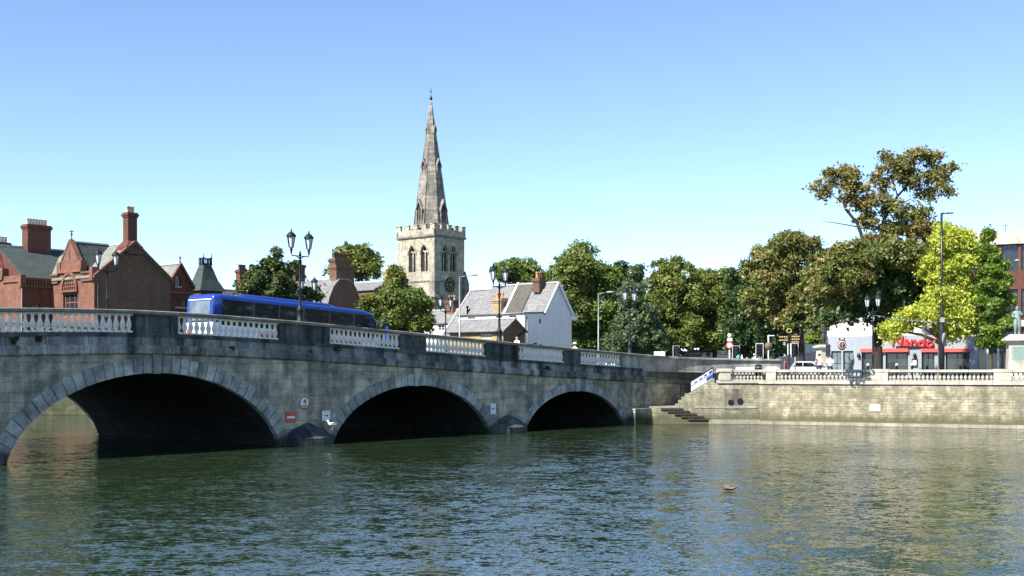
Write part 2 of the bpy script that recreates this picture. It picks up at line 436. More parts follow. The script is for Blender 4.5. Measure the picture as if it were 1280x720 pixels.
# ------------------------------------------------------------------ bridge
_kt = np.array([6.5, 8.9, 15.46, 23.3, 33.0, 43.3, 50.0, 57.5, 70]); _kz = np.array([6.29, 6.26, 6.06, 5.70, 5.25, 4.83, 4.57, 4.46, 4.4])
def _zt(t):
    if t < 6.5: t = 13.0 - t
    return float(np.interp(t, _kt, _kz))
def ztop(t): return sum(_zt(t + k * .7) for k in range(-4, 5)) / 9.0
T0, T1, BWID = -34.0, 45.5, 16.0
path = [(t, 0.0, 0.0, -1.0, ztop(t)) for t in np.arange(T0, T1 + .01, .5)]
p0, p1, p2 = Vector((T1, 0)), Vector((51.3, 0)), Vector((56.6, -4.75))
NC = 22
prev = T1
for i in range(1, NC + 1):
    u = i / NC
    q = p0 * (1 - u) ** 2 + p1 * 2 * u * (1 - u) + p2 * u * u
    dq = (p1 - p0) * 2 * (1 - u) + (p2 - p1) * 2 * u
    dq.normalize()
    s = T1 + u * 12.0
    path.append((q.x, q.y, dq.y, -dq.x, ztop(s)))
pathT = [p[0] for p in path]
NSTR = len(np.arange(T0, T1 + .01, .5))
bridge = thing('stone_bridge', 'old grey stone river bridge with three arches in view and pale balusters in its parapet', 'bridge', (B0.x, B0.y, 0), ANG)
def sweep(mb, prof, pts, mi=0):
    rs = [[(x + nx * o, y + ny * o, zt + dz) for o, dz in prof] for x, y, nx, ny, zt in pts]
    mb.rings(rs, mi, True, True, False)
def sub(t0, t1, base=None):
    base = base or path
    out = [p for p in base[:NSTR] if t0 + .05 < p[0] < t1 - .05]
    return [(t0, 0, 0, -1, ztop(t0))] + out + [(t1, 0, 0, -1, ztop(t1))]
bays = [(T_of(a), T_of(c)) for a, c in ((2, 168), (222, 350), (412, 501), (532, 608), (648, 706), (725, 777))]
bays[0] = (bays[0][0] - .35, bays[0][1])
bays = [(-14.3, -8.6), (-6.6, -2.2)] + bays
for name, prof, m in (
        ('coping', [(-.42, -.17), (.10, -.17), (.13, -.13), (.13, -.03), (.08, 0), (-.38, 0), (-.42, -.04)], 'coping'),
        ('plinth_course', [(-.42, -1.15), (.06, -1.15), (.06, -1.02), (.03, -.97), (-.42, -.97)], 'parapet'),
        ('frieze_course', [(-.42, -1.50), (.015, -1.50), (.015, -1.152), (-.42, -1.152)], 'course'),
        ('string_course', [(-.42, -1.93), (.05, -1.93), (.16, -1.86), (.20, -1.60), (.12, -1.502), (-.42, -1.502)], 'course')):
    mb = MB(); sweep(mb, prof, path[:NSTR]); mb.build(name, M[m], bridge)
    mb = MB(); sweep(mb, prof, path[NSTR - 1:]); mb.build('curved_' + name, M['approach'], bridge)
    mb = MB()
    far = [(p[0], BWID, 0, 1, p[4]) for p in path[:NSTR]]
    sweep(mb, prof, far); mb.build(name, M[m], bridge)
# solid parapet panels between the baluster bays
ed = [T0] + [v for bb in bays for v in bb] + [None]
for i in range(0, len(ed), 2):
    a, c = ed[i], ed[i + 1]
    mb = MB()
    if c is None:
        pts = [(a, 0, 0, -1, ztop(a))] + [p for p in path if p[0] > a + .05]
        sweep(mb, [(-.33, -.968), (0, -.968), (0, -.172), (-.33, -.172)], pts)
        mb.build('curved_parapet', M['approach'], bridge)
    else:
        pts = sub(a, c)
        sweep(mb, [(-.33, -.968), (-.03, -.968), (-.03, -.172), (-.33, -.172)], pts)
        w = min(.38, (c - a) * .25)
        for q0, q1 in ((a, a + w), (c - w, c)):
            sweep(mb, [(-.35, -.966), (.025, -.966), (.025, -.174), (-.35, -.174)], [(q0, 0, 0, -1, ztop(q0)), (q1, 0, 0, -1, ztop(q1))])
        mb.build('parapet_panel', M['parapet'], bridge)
# balusters
def baluster_mesh(h, rmax, n=10, sq=.5):
    mb = MB(); s = rmax * 1.02
    mb.box(-s, s, -s, s, 0, .09 * h); mb.box(-s, s, -s, s, .92 * h, h)
    prof = [(.62, .09), (.70, .12), (.45, .16), (.55, .20), (.88, .28), (1.0, .36), (.93, .46), (.68, .60), (.46, .73), (.42, .80), (.62, .83), (.62, .86), (.5, .88), (.8, .92)]
    mb.lathe([(r * rmax, z * h) for r, z in prof], n)
    return mb
bal0 = None
nb_total = 0
for a, c in bays:
    L = c - a; n = max(3, round(L / .315))
    for k in range(n):
        t = a + (k + .5) * L / n
        if a < -1.5 and t < -4.4: pass
        z = ztop(t) - .968
        if bal0 is None:
            bal0 = baluster_mesh(.80, .118).build('baluster', M['baluster'], bridge, (t, .165, z))
        elif a > -1.5:
            o = bal0.copy(); COL.objects.link(o); o.parent = bridge; o.location = (t, .165, z); nb_total += 1
# rest of the balusters (out of frame to the left, and on the far parapet)
mb = MB()
src = baluster_mesh(.80, .118, 6)
def stamp(mb, src, off):
    bb = len(mb.v); mb.v += [(x + off[0], y + off[1], z + off[2]) for x, y, z in src.v]
    for f, m_, s_ in zip(src.f, src.m, src.sm): mb.face([bb + i for i in f], m_, s_)
for side in (0, 1):
    for a, c in bays:
        if side == 0 and a > -1.5: continue
        L = c - a; n = max(3, round(L / .315))
        for k in range(n):
            t = a + (k + .5) * L / n
            if side == 0 and a == bays[0][0] and k == 0: continue
            stamp(mb, src, (t, .165 if side == 0 else BWID - .165, ztop(t) - .968))
o = mb.build('baluster_run', M['baluster'], bridge, fix=False); o['kind'] = 'stuff'
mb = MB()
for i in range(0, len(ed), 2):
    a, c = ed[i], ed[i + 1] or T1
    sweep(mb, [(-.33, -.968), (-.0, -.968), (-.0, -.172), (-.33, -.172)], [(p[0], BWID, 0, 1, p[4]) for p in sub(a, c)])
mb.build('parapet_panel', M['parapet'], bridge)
# arches and spandrel walls
mid = 7.1
arches = [(.2, 14.0, 3.56), (17.3, 29.5, 2.86), (32.7, 43.3, 2.36)]
arches = [(2 * mid - c, 2 * mid - a, h) for a, c, h in arches[1:]][::-1] + arches
def intr(ar, t):
    a, c, h = ar; u = (t - (a + c) / 2) / ((c - a) / 2)
    return -.35 + (h + .35) * max(0.0, 1 - u * u) ** .56
def arch_ts(a, c, n=40):
    m, r = (a + c) / 2, (c - a) / 2
    return [m - r * math.cos(PI * i / n) for i in range(n + 1)]
for y, sgn in ((0.0, -1), (BWID, 1)):
    mb = MB()
    tt = T0
    cuts = []
    for ar in arches:
        for s in np.arange(tt, ar[0], 1.0): cuts.append((s, -1.6))
        cuts.append((ar[0] - 1e-4, -1.6))
        for t in arch_ts(ar[0], ar[1]): cuts.append((t, intr(ar, t) if ar[0] < t < ar[1] else -1.6))
        tt = ar[1] + 1e-4
    for s in np.arange(tt, T1 + .3, .7): cuts.append((s, -1.6))
    cuts.append((T1 + .3, -1.6))
    for (ta, za), (tb, zb) in zip(cuts[:-1], cuts[1:]):
        mb.poly([(ta, y, za), (tb, y, zb), (tb, y, ztop(tb) - 1.9), (ta, y, ztop(ta) - 1.9)])
    mb.build('spandrel_wall', M['bridge'], bridge)
# curved approach wall below the string course, at the right-hand end
mb = MB()
sweep(mb, [(-.5, -5.9), (.0, -5.9), (.0, -1.9), (-.5, -1.9)], path[NSTR - 1:])
mb.build('curved_approach_wall', M['bridge'], bridge)
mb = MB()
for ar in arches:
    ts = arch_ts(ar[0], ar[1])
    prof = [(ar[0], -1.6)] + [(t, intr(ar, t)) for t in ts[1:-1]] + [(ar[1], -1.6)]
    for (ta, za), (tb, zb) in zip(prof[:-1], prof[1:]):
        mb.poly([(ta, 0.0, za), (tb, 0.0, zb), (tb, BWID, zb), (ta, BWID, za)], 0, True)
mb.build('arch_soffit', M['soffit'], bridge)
for ar, RT, nv in zip(arches, (.5, .58, .66, .58, .5), (25, 31, 37, 31, 27)):
    a, c, h = ar
    for y, sgn in ((0.0, -1), (BWID, 1)):
        # arc-length parametrised outline of the intrados
        ts = np.array(arch_ts(a, c, 400)); zs = np.array([intr(ar, t) for t in ts])
        keep = zs > -.34; ts, zs = ts[1:-1], zs[1:-1]
        s = np.concatenate([[0], np.cumsum(np.hypot(np.diff(ts), np.diff(zs)))])
        def at(u):
            q = min(max(u, 0), 1) * s[-1]
            return np.interp(q, s, ts), np.interp(q, s, zs)
        def nor(u):
            x0, z0 = at(u - .01); x1, z1 = at(u + .01)
            d = Vector((x1 - x0, z1 - z0)).normalized(); return Vector((-d.y, d.x))
        mb = MB(); kb = MB()
        proud = .055
        for k in range(nv):
            key = (k == nv // 2)
            g = .0014
            u0, u1 = k / nv + g, (k + 1) / nv - g
            r_ = RT * (1.0 if not key else 1.0)
            pts = []
            for u, up in ((u0, 0), ((u0 + u1) / 2, 0), (u1, 0), (u1, 1), ((u0 + u1) / 2, 1), (u0, 1)):
                x, z = at(u); n_ = nor(u)
                if up: x += n_.x * r_; z += n_.y * r_
                else: x -= n_.x * .015; z -= n_.y * .015
                pts.append((x, z))
            if key:
                m_ = (pts[0][0] + pts[2][0]) / 2; zt_ = ztop(m_) - 1.90
                w0 = (pts[2][0] - pts[0][0]) / 2
                pts = [(m_ - w0 * .85, pts[0][1] - .03), (m_ + w0 * .85, pts[0][1] - .03), (m_ + w0 * 1.1, zt_), (m_ - w0 * 1.1, zt_)]
            pr = proud + (.045 if key else random.uniform(-.006, .006))
            tgt = kb if key else mb
            y0_, y1_ = (y + sgn * pr, y - sgn * .25)
            ins = .015
            cx = sum(p[0] for p in pts) / len(pts); cz = sum(p[1] for p in pts) / len(pts)
            sh = [(cx + (px - cx) * .965, cz + (pz - cz) * .98) for px, pz in pts]
            tgt.rings([[(px, y1_, pz) for px, pz in pts], [(px, y0_ - sgn * ins, pz) for px, pz in pts], [(px, y0_, pz) for px, pz in sh]], 0, False, True, False)
        ring = mb.build('arch_ring', M['voussoir'], bridge)
        kb.build('keystone', M['voussoir'], ring)
# cutwaters, in the darker parapet stone to stand for their shade
for t, r_, hz_ in ((15.65, 1.62, .5), (31.1, 1.56, .42), (-1.45, 1.62, .5)):
    mb = MB()
    arc = [(t + r_ * math.cos(a), -.85 * math.sin(a)) for a in np.linspace(PI, 0, 15)]
    mb.prism(arc, -1.6, hz_ * .45)
    arc2 = [(t + (x - t) * .97, y * .94) for x, y in arc]
    arc3 = [(t + (x - t) * .62, y * .45) for x, y in arc]
    tip = [(t + (x - t) * .06, y * .02 - .02) for x, y in arc]
    z1 = hz_ * .45
    mb.rings([[(x, y, z1) for x, y in arc2], [(x, y, z1 + .12) for x, y in arc2], [(x, y, z1 + .55) for x, y in arc3], [(x, y, z1 + .85) for x, y in tip]], 0, False, True, False)
    mb.build('cutwater', M['parapet'], bridge)
# deck
mb = MB()
tl = list(np.arange(T0, T1 + 1.5, 1.0))
for lane, (ya, yb, dz, mi) in enumerate(((.42, 2.4, -1.16, 0), (2.4, 13.6, -1.30, 1), (13.6, 15.58, -1.16, 0))):
    for ta, tb in zip(tl[:-1], tl[1:]):
        mb.poly([(ta, ya, ztop(ta) + dz), (tb, ya, ztop(tb) + dz), (tb, yb, ztop(tb) + dz), (ta, yb, ztop(ta) + dz)], mi)
        if lane != 1:
            ye = yb if lane == 0 else ya
            mb.poly([(ta, ye, ztop(ta) + dz), (tb, ye, ztop(tb) + dz), (tb, ye, ztop(tb) - 1.30), (ta, ye, ztop(ta) - 1.30)], 0)
mb.build('roadway', [M['paving'], M['asphalt']], bridge)
# road beyond the bridge
mb = MB()
zs = lambda t: max(GZ + .01, (ztop(46.0) - 1.30) - (t - 46.0) * .02)
ts = list(np.arange(46.0, 130, 4.0))
for ta, tb in zip(ts[:-1], ts[1:]):
    pts = [bw(ta, 2.4, zs(ta)), bw(tb, 2.4, zs(tb)), bw(tb, 13.6, zs(tb)), bw(ta, 13.6, zs(ta))]
    mb.poly(pts)
structure(mb.build('town_road', M['asphalt']))
mb = MB()
for ya, yb in ((-4.0, 2.4), (13.6, 18)):
    for ta, tb in zip(ts[:-1], ts[1:]):
        y0_ = ya + (2 if ya < 0 and ta < 54 else 0)
        mb.poly([bw(ta, y0_, zs(ta) + .13), bw(tb, y0_, zs(tb) + .13), bw(tb, yb, zs(tb) + .13), bw(ta, yb, zs(ta) + .13)])
        mb.poly([bw(ta, 2.4, zs(ta) + .13), bw(tb, 2.4, zs(tb) + .13), bw(tb, 2.4, zs(tb)), bw(ta, 2.4, zs(ta))])
structure(mb.build('town_pavement', M['paving']))

# ------------------------------------------------------------------ quay wall and balustrade, right
M['outlet'] = masonry('stained_outlet_stone', (.24, .225, .175), (.20, .185, .15), (.12, .11, .09), .8, .4, 'xy', .01, .9, (.05, .05, .04), dscale=1.6, streak=.6, mot=.6)
quay = thing('river_wall', 'sunlit yellow brick river wall topped by a pale stone balustrade beside the bridge', 'wall', (QA.x, QA.y, 0))
qb = QB - QA; SA = qb.x                               # segment A runs straight right, segment B turns towards us
def qx(x, Y=81.6): return PX(x, Y) - QA.x
zz = lambda y: ZA(y, 81.6)
mb = MB()
prof = [(0, -1.6), (SA, -1.6), (SA, 2.78), (qx(893), 2.78), (qx(893), zz(473)), (qx(862), zz(492)), (qx(857), zz(492)), (qx(857), zz(496)), (qx(853), zz(496)), (qx(853), zz(500)), (qx(849), zz(500)), (qx(849), zz(505)), (qx(845), zz(505)), (qx(845), 1.2), (0, 1.2)]
mb.extrude(prof, 0, .5)
mb.build('lower_wall', M['quay'], quay)
def wallseg(mb, s0, s1, o0, o1, z0, z1):              # box along segment B, outward offset o
    q = [QB + QD * s + QN * o - QA for s, o in ((s0, o0), (s1, o0), (s1, o1), (s0, o1))]
    mb.prism([(p.x, p.y) for p in q], z0, z1)
SB = 60.0
mb = MB(); wallseg(mb, -.02, SB, -.5, .06, -1.6, 2.74); mb.build('long_wall', M['quay'], quay)
mb = MB(); wallseg(mb, -.05, SB, .06, .32, -1.6, .22); mb.box(qx(886), SA, -.28, 0, -1.6, .30); mb.box(qx(868), qx(946), -.03, 0, 1.08, 1.25); mb.build('footing_ledge', M['quaystone'], quay)
mb = MB(); wallseg(mb, -.06, SB, -.55, .16, 2.74, 2.96); mb.box(qx(896), SA + .02, -.1, .52, 2.782, 2.96); mb.build('base_course', M['paleston'], quay)
mb = MB(); wallseg(mb, -.06, SB, -.45, .08, 3.54, 3.70); mb.box(qx(896), SA + .02, -.07, .45, 3.542, 3.702); mb.build('handrail_coping', M['paleston'], quay)
def sOf(x): return along(QB, QD, x)
peds = [(958, 970), (1088, 1110), (1242, 1264)]
segs = []
for x0, x1 in peds:
    mb = MB(); wallseg(mb, sOf(x0), sOf(x1), -.42, .12, 2.963, 3.60); wallseg(mb, sOf(x0) - .06, sOf(x1) + .06, -.5, .15, 3.545, 3.735)
    mb.build('pedestal', M['paleston'], quay)
mb = MB(); mb.box(qx(899), qx(913), -.14, .55, 2.963, 3.55, ch=.02); mb.box(qx(897), qx(915), -.2, .6, 3.552, 3.76, ch=.03); mb.build('pedestal', M['paleston'], quay)
s3 = sOf(1264)
mb = MB()
for k in range(1, 3): wallseg(mb, s3 + 9 * k, s3 + 9 * k + 1.2, -.42, .12, 2.963, 3.70)
mb.build('pedestal', M['paleston'], quay)
qbm = None
def put_bal(x, y):
    global qbm
    if qbm is None:
        qbm = baluster_mesh(.58, .10).build('baluster', M['paleston'], quay, (x, y, 2.96))
    else:
        o = qbm.copy(); COL.objects.link(o); o.parent = quay; o.location = (x, y, 2.96)
for x0, x1, n in ((970, 1088, 24), (1110, 1242, 25), (1264, 1330, 11)):
    a, c = sOf(x0), sOf(x1)
    for k in range(n):
        p = QB + QD * (a + (c - a) * (k + .5) / n) - QN * .17 - QA
        put_bal(p.x, p.y)
for k in range(9): put_bal(qx(918) + (qx(953) - qx(918)) * k / 8.0, .19)
# river steps: treads on the wall face, coloured dark for shaded risers
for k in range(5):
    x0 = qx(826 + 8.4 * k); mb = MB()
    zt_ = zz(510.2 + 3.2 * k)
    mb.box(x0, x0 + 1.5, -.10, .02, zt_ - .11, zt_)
    mb.build('step_tread', M['shadetread'], quay)
# drain outlets, notice and service patch
mb = MB(); mb.box(qx(905), qx(928), -.02, 0, ZA(512, 81.6), ZA(486, 81.6)); patch = mb.build('outlet_plate', M['outlet'], quay)
for x, y in ((913.5, 503), (925.0, 501.5)):
    mb = MB(); mb.lathe([(.20, .2), (.20, .26), (.16, .26), (.16, .21)], 16, (qx(x), -.26, zz(y)), axis='y'); mb.build('outlet_pipe', M['iron'], quay)
p = QB + QD * sOf(1094) - QA + QN * .09
mb = MB(); wq = sOf(1094); wallseg(mb, wq - .33, wq + .33, .06, .10, ZA(513.5, 79), ZA(505, 79)); mb.build('notice_plate', M['white'], quay)
# landing abutment in shade beside the last arch
mb = MB()
mb.box(43.6, 45.75, -.72, -.0, -1.6, .98); mb.box(43.55, 45.78, -.76, -.0, .982, 1.08)
q = bw(0, 0)
tag(mb.build('landing_block', M['bridge'], None, (B0.x, B0.y, 0), (0, 0, ANG)), 'low shaded stone landing block between the last arch and the river steps', 'landing')
mb = MB()
la = [(QA.x + .0, QA.y + .5), (QA.x + 8.0, QA.y + .5), (QA.x + 8.0, 84.5), (cl.x + .6, cl.y + 2.8), (cl.x + .1, cl.y + .1)]
mb.prism(la, .4, 1.18)
structure(mb.build('landing_pavement', M['quaystone']))
# inner stair flank up to promenade
mb = MB()
for k in range(11):
    x0 = qx(862) + k * .165; mb.box(x0, qx(900), .52, 2.9, 1.18 + .17 * k, 1.18 + .17 * (k + 1) - .002)
tag(mb.build('stone_stair', M['quaystone'], None, (QA.x, QA.y, 0)), 'stone stair climbing behind the sloping river wall to the promenade', 'stairs')
# railings and banner beside the stair
def railing(label, x0, x1, y0, y1, Y, name='metal_railing'):
    t = thing(name, label, 'railing', (PX(x0, Y), Y, ZA(y1, Y)), 0, 'black railings by the river steps')
    w = PX(x1, Y) - PX(x0, Y); h = (y1 - y0) * Y / F
    mb = MB(); mb.bar((0, 0, h), (w, 0, h), .045); mb.bar((0, 0, .12), (w, 0, .12), .035); mb.build('rail', M['iron'], t)
    mb = MB()
    n = max(4, int(w / .12))
    for k in range(n + 1): mb.bar((w * k / n, 0, 0), (w * k / n, 0, h - .02), .022 if 0 < k < n else .045)
    mb.build('upright', M['iron'], t)
railing('black metal railing on the lower landing under the curved wall', 851, 864, 480, 496, 82.6)
railing('black metal railing at the top of the stair beside the first balustrade pillar', 890, 899, 461.5, 476, 81.95)
ban = thing('stair_banner', 'white and blue printed banner tied along the sloping stair rail', 'banner', (QA.x, QA.y + .25, 0))
xa, xb = qx(864), qx(892); za, zb = zz(489.5), zz(472.5)
mb = MB(); hh = .62
mb.rings([[(xa, -.02, za), (xb, -.02, zb), (xb, -.02, zb + hh), (xa, -.02, za + hh)], [(xa, .02, za), (xb, .02, zb), (xb, .02, zb + hh), (xa, .02, za + hh)]], 0, True, True, False)
mb.build('cloth', M['coachwhite'], ban)
mb = MB()
def bz(f): return za + (zb - za) * f
for f0, f1, g0, g1, mi in ((.02, .98, .50, .60, 0), (.70, .99, .05, .45, 0), (.15, .3, .66, .80, 1), (.38, .52, .66, .84, 0), (.6, .72, .68, .9, 1), (.8, .97, .66, .95, 0)):
    X0, X1 = xa + (xb - xa) * f0, xa + (xb - xa) * f1
    mb.poly([(X0, -.026, bz(f0) + hh * g0), (X1, -.026, bz(f1) + hh * g0), (X1, -.026, bz(f1) + hh * g1), (X0, -.026, bz(f0) + hh * g1)], mi)
mb.build('printed_design', [M['blue'], M['black']], ban)
mb = MB(); mb.bar((xa, 0, za - .1), (xa, 0, za + hh + .15), .05); mb.bar((xb, 0, zb - .1), (xb, 0, zb + hh + .15), .05); mb.bar((xa, 0, za + hh + .1), (xb, 0, zb + hh + .1), .045); mb.build('handrail', M['iron'], ban)
# ------------------------------------------------------------------ building kit
def pierced(mb, w, z0, top, ops, fmap, thick=.3, mi=0, brk=()):
    """a wall w wide from z0 up to top(u), with openings (centre, width, sill, spring, apex) and their reveals"""
    us = {0.0, float(w)} | {float(b_) for b_ in brk}
    def otop(o, u):
        c, ww, s, sp, ap = o
        if ap <= sp + 1e-6: return sp
        q = abs(u - c) / (ww / 2); return sp + (ap - sp) * max(0, 1 - q ** 1.6) ** .72
    for o in ops:
        n = 2 if o[4] <= o[3] + 1e-6 else 10
        for i in range(n + 1): us.add(o[0] - o[1] / 2 + o[1] * i / n)
    us = sorted(us)
    for a, c in zip(us[:-1], us[1:]):
        if c - a < 1e-5: continue
        m_ = (a + c) / 2
        ins = sorted([o for o in ops if abs(m_ - o[0]) < o[1] / 2], key=lambda o: o[2])
        lo = (z0, z0)
        for o in ins:
            mb.poly([fmap(a, 0, lo[0]), fmap(c, 0, lo[1]), fmap(c, 0, o[2]), fmap(a, 0, o[2])], mi)
            lo = (otop(o, a), otop(o, c))
            mb.poly([fmap(a, 0, lo[0]), fmap(c, 0, lo[1]), fmap(c, thick, lo[1]), fmap(a, thick, lo[0])], mi)
        mb.poly([fmap(a, 0, lo[0]), fmap(c, 0, lo[1]), fmap(c, 0, top(c)), fmap(a, 0, top(a))], mi)
    for o in ops:
        for s in (-1, 1):
            u = o[0] + s * o[1] / 2
            mb.poly([fmap(u, 0, o[2]), fmap(u, thick, o[2]), fmap(u, thick, o[3]), fmap(u, 0, o[3])], mi)
        a, c = o[0] - o[1] / 2, o[0] + o[1] / 2
        mb.poly([fmap(a, 0, o[2]), fmap(c, 0, o[2]), fmap(c, thick, o[2]), fmap(a, thick, o[2])], mi)
def fY(y0=0.0): return lambda u, d, z: (u, y0 + d, z)           # wall facing -y (shade side)
def fX(x0=0.0): return lambda u, d, z: (x0 + d, u, z)           # wall facing -x (sunlit side)
def fYb(y1): return lambda u, d, z: (u, y1 - d, z)
def fXb(x1): return lambda u, d, z: (x1 - d, u, z)
def window(parent, o, fmap, frame, glass, depth=.18, bars=(2, 3), fw=.09, sill=None):
    c, w, s, sp, ap = o
    mb = MB()
    def bx(u0, u1, za, zb, d0, d1, mi=0):
        r = []
        for d in (d0, d1): r.append([fmap(u0, d, za), fmap(u1, d, za), fmap(u1, d, zb), fmap(u0, d, zb)])
        mb.rings(r, mi, True, True, False)
    a, e = c - w / 2, c + w / 2
    zt_ = sp
    bx(a, a + fw, s, zt_, depth, depth + .06); bx(e - fw, e, s, zt_, depth, depth + .06)
    bx(a + fw, e - fw, s, s + fw, depth, depth + .06); bx(a + fw, e - fw, zt_ - fw, zt_, depth, depth + .06)
    for i in range(1, bars[0]):
        u = a + w * i / bars[0]; bx(u - fw * .35, u + fw * .35, s + fw, zt_ - fw, depth + .005, depth + .05)
    for i in range(1, bars[1]):
        z = s + (zt_ - s) * i / bars[1]; bx(a + fw, e - fw, z - fw * .35, z + fw * .35, depth + .012, depth + .045)
    f = mb.build('window', frame, parent)
    mb = MB()
    pts = [(a, s), (e, s), (e, sp)]
    if ap > sp + 1e-6:
        for i in range(1, 10):
            u = e - w * i / 10; q = abs(u - c) / (w / 2); pts.append((u, sp + (ap - sp) * max(0, 1 - q ** 1.6) ** .72))
    pts.append((a, sp))
    mb.poly([fmap(u, depth + .03, z) for u, z in pts])
    mb.build('pane', glass, f)
    if sill:
        mb = MB(); bx(a - .1, e + .1, s - .14, s - .002, -.1, depth); mb.build('sill', sill, f)
    return f
def chimney(parent, x, y, lx, ly, z0, z1, mat, pots=2, potm=None, along_='x', flare=0.0):
    mb = MB()
    if flare: mb.rings([[(x - lx / 2 - flare * f, y - ly / 2 - flare * f, z), (x + lx / 2 + flare * f, y - ly / 2 - flare * f, z), (x + lx / 2 + flare * f, y + ly / 2 + flare * f, z), (x - lx / 2 - flare * f, y + ly / 2 + flare * f, z)] for z, f in ((z0, 1), (z0 + .7, .9), (z0 + 1.3, 0))], 0, True, True, False)
    mb.box(x - lx / 2, x + lx / 2, y - ly / 2, y + ly / 2, z0 + (1.3 if flare else 0), z1 - .45)
    for dz, o in ((.45, .07), (.30, .14), (.15, .06)):
        mb.box(x - lx / 2 - o, x + lx / 2 + o, y - ly / 2 - o, y + ly / 2 + o, z1 - dz + .002, z1 - dz + .15)
    ch = mb.build('chimney', mat, parent)
    for i in range(pots):
        f = (i + .5) / pots - .5
        px, py = (x + f * lx * .9, y) if along_ == 'x' else (x, y + f * ly * .9)
        mb = MB(); mb.lathe([(.16, 0), (.13, .1), (.12, .5), (.16, .55), (.16, .62), (.1, .62), (.1, .3)], 9, (px, py, z1)); mb.build('chimney_pot', potm or M['pot'], ch)
    return ch
def roof_y(parent, x0, x1, y0, y1, ze, zr, mat, over=.25, th=.16, hip=0.0, name='roof', xr=None):
    """ridge along y; gable or hipped at the far end"""
    xm = (x0 + x1) / 2 if xr is None else xr
    k = (zr - ze) / (xm - x0); k2 = (zr - ze) / (x1 - xm)
    mb = MB()
    A = [(x0 - over, y0 - over, ze - k * over), (x0 - over, y1 + over * (hip == 0), ze - k * over), (xm, y1 - hip, zr), (xm, y0 - over, zr)]
    Bq = [(x1 + over, y0 - over, ze - k2 * over), (x1 + over, y1 + over * (hip == 0), ze - k2 * over), (xm, y1 - hip, zr), (xm, y0 - over, zr)]
    for q in (A, Bq):
        mb.rings([[(p[0], p[1], p[2] + .02) for p in q], [(p[0], p[1], p[2] + .02 + th) for p in q]], 0, True, True, False)
    if hip:
        q = [(x0 - over, y1, ze - k * over), (x1 + over, y1, ze - k2 * over), (xm, y1 - hip, zr), (xm - .01, y1 - hip, zr)]
        mb.rings([[(p[0], p[1], p[2] + .02) for p in q], [(p[0], p[1], p[2] + .02 + th) for p in q]], 0, True, True, False)
    r = mb.build(name, mat, parent)
    mb = MB(); mb.bar((xm, y0 - over - .02, zr + th + .05), (xm, y1 - hip + .02, zr + th + .05), .24, .14); mb.build('ridge', M['lead'], r)
    return r
def roof_x(parent, x0, x1, y0, y1, ze, zr, mat, over=.25, th=.16, name='roof'):
    ym = (y0 + y1) / 2; k = (zr - ze) / (ym - y0)
    mb = MB()
    for ys, s in ((y0, -1), (y1, 1)):
        q = [(x0 - over, ys + s * over, ze - k * over), (x1 + over, ys + s * over, ze - k * over), (x1 + over, ym, zr), (x0 - over, ym, zr)]
        mb.rings([[(p[0], p[1], p[2] + .02) for p in q], [(p[0], p[1], p[2] + .02 + th) for p in q]], 0, True, True, False)
    r = mb.build(name, mat, parent)
    mb = MB(); mb.bar((x0 - over - .02, ym, zr + th + .05), (x1 + over + .02, ym, zr + th + .05), .24, .14); mb.build('ridge', M['lead'], r)
    return r
def finial(parent, x, y, z, h=1.1, mat=None):
    mb = MB(); mb.lathe([(.16, 0), (.06, .25), (.05, h * .5), (.15, h * .58), (.05, h * .66), (.02, h)], 8, (x, y, z))
    mb.bar((x - .2, y, z + h * .8), (x + .2, y, z + h * .8), .07); mb.bar((x, y - .2, z + h * .8), (x, y + .2, z + h * .8), .07)
    mb.build('finial', mat or M['terracotta'], parent)
def gable_top(x0, x1, ze, zr, xr=None):
    xm = (x0 + x1) / 2 if xr is None else xr
    return lambda u: ze + (zr - ze) * (1 - (xm - u) / (xm - x0) if u < xm else 1 - (u - xm) / (x1 - xm))
def place(x, Y): return (PX(x, Y), Y)

# ------------------------------------------------------------------ church
p = place(543, 212.0)
church = thing('church', 'tall stone church tower with pointed spire, battlements and a black and gold clock', 'church', (p[0], p[1], GZ), ANG)
Wx, Wy = along(p, DIR, 580.5), along(p, LEFT, 497)
zc = lambda y, Y=213.0: ZA(y, Y) - GZ
HT = zc(295)                                           # string under the parapet
def lanc(c, w, y0, y1, y2): return (c, w, zc(y0), zc(y1), zc(y2))
ox = [lanc(Wx * .34, 1.65, 338, 317, 306), lanc(Wx * .63, 1.65, 338, 317, 306)]
oy = [lanc(Wy * .27, 1.75, 339, 317, 306), lanc(Wy * .60, 1.75, 339, 317, 306)]
mb = MB()
flat = lambda u: HT
pierced(mb, Wx, 0, flat, ox, fY(0), .7); pierced(mb, Wy, 0, flat, oy, fX(0), .7)
pierced(mb, Wx, 0, flat, ox, fYb(Wy), .7); pierced(mb, Wy, 0, flat, oy, fXb(Wx), .7)
mb.poly([(0, 0, HT), (Wx, 0, HT), (Wx, Wy, HT), (0, Wy, HT)])
mb.build('tower_wall', M['church'], church)
louv = plain('belfry_louvre', (.03, .03, .03), .9)
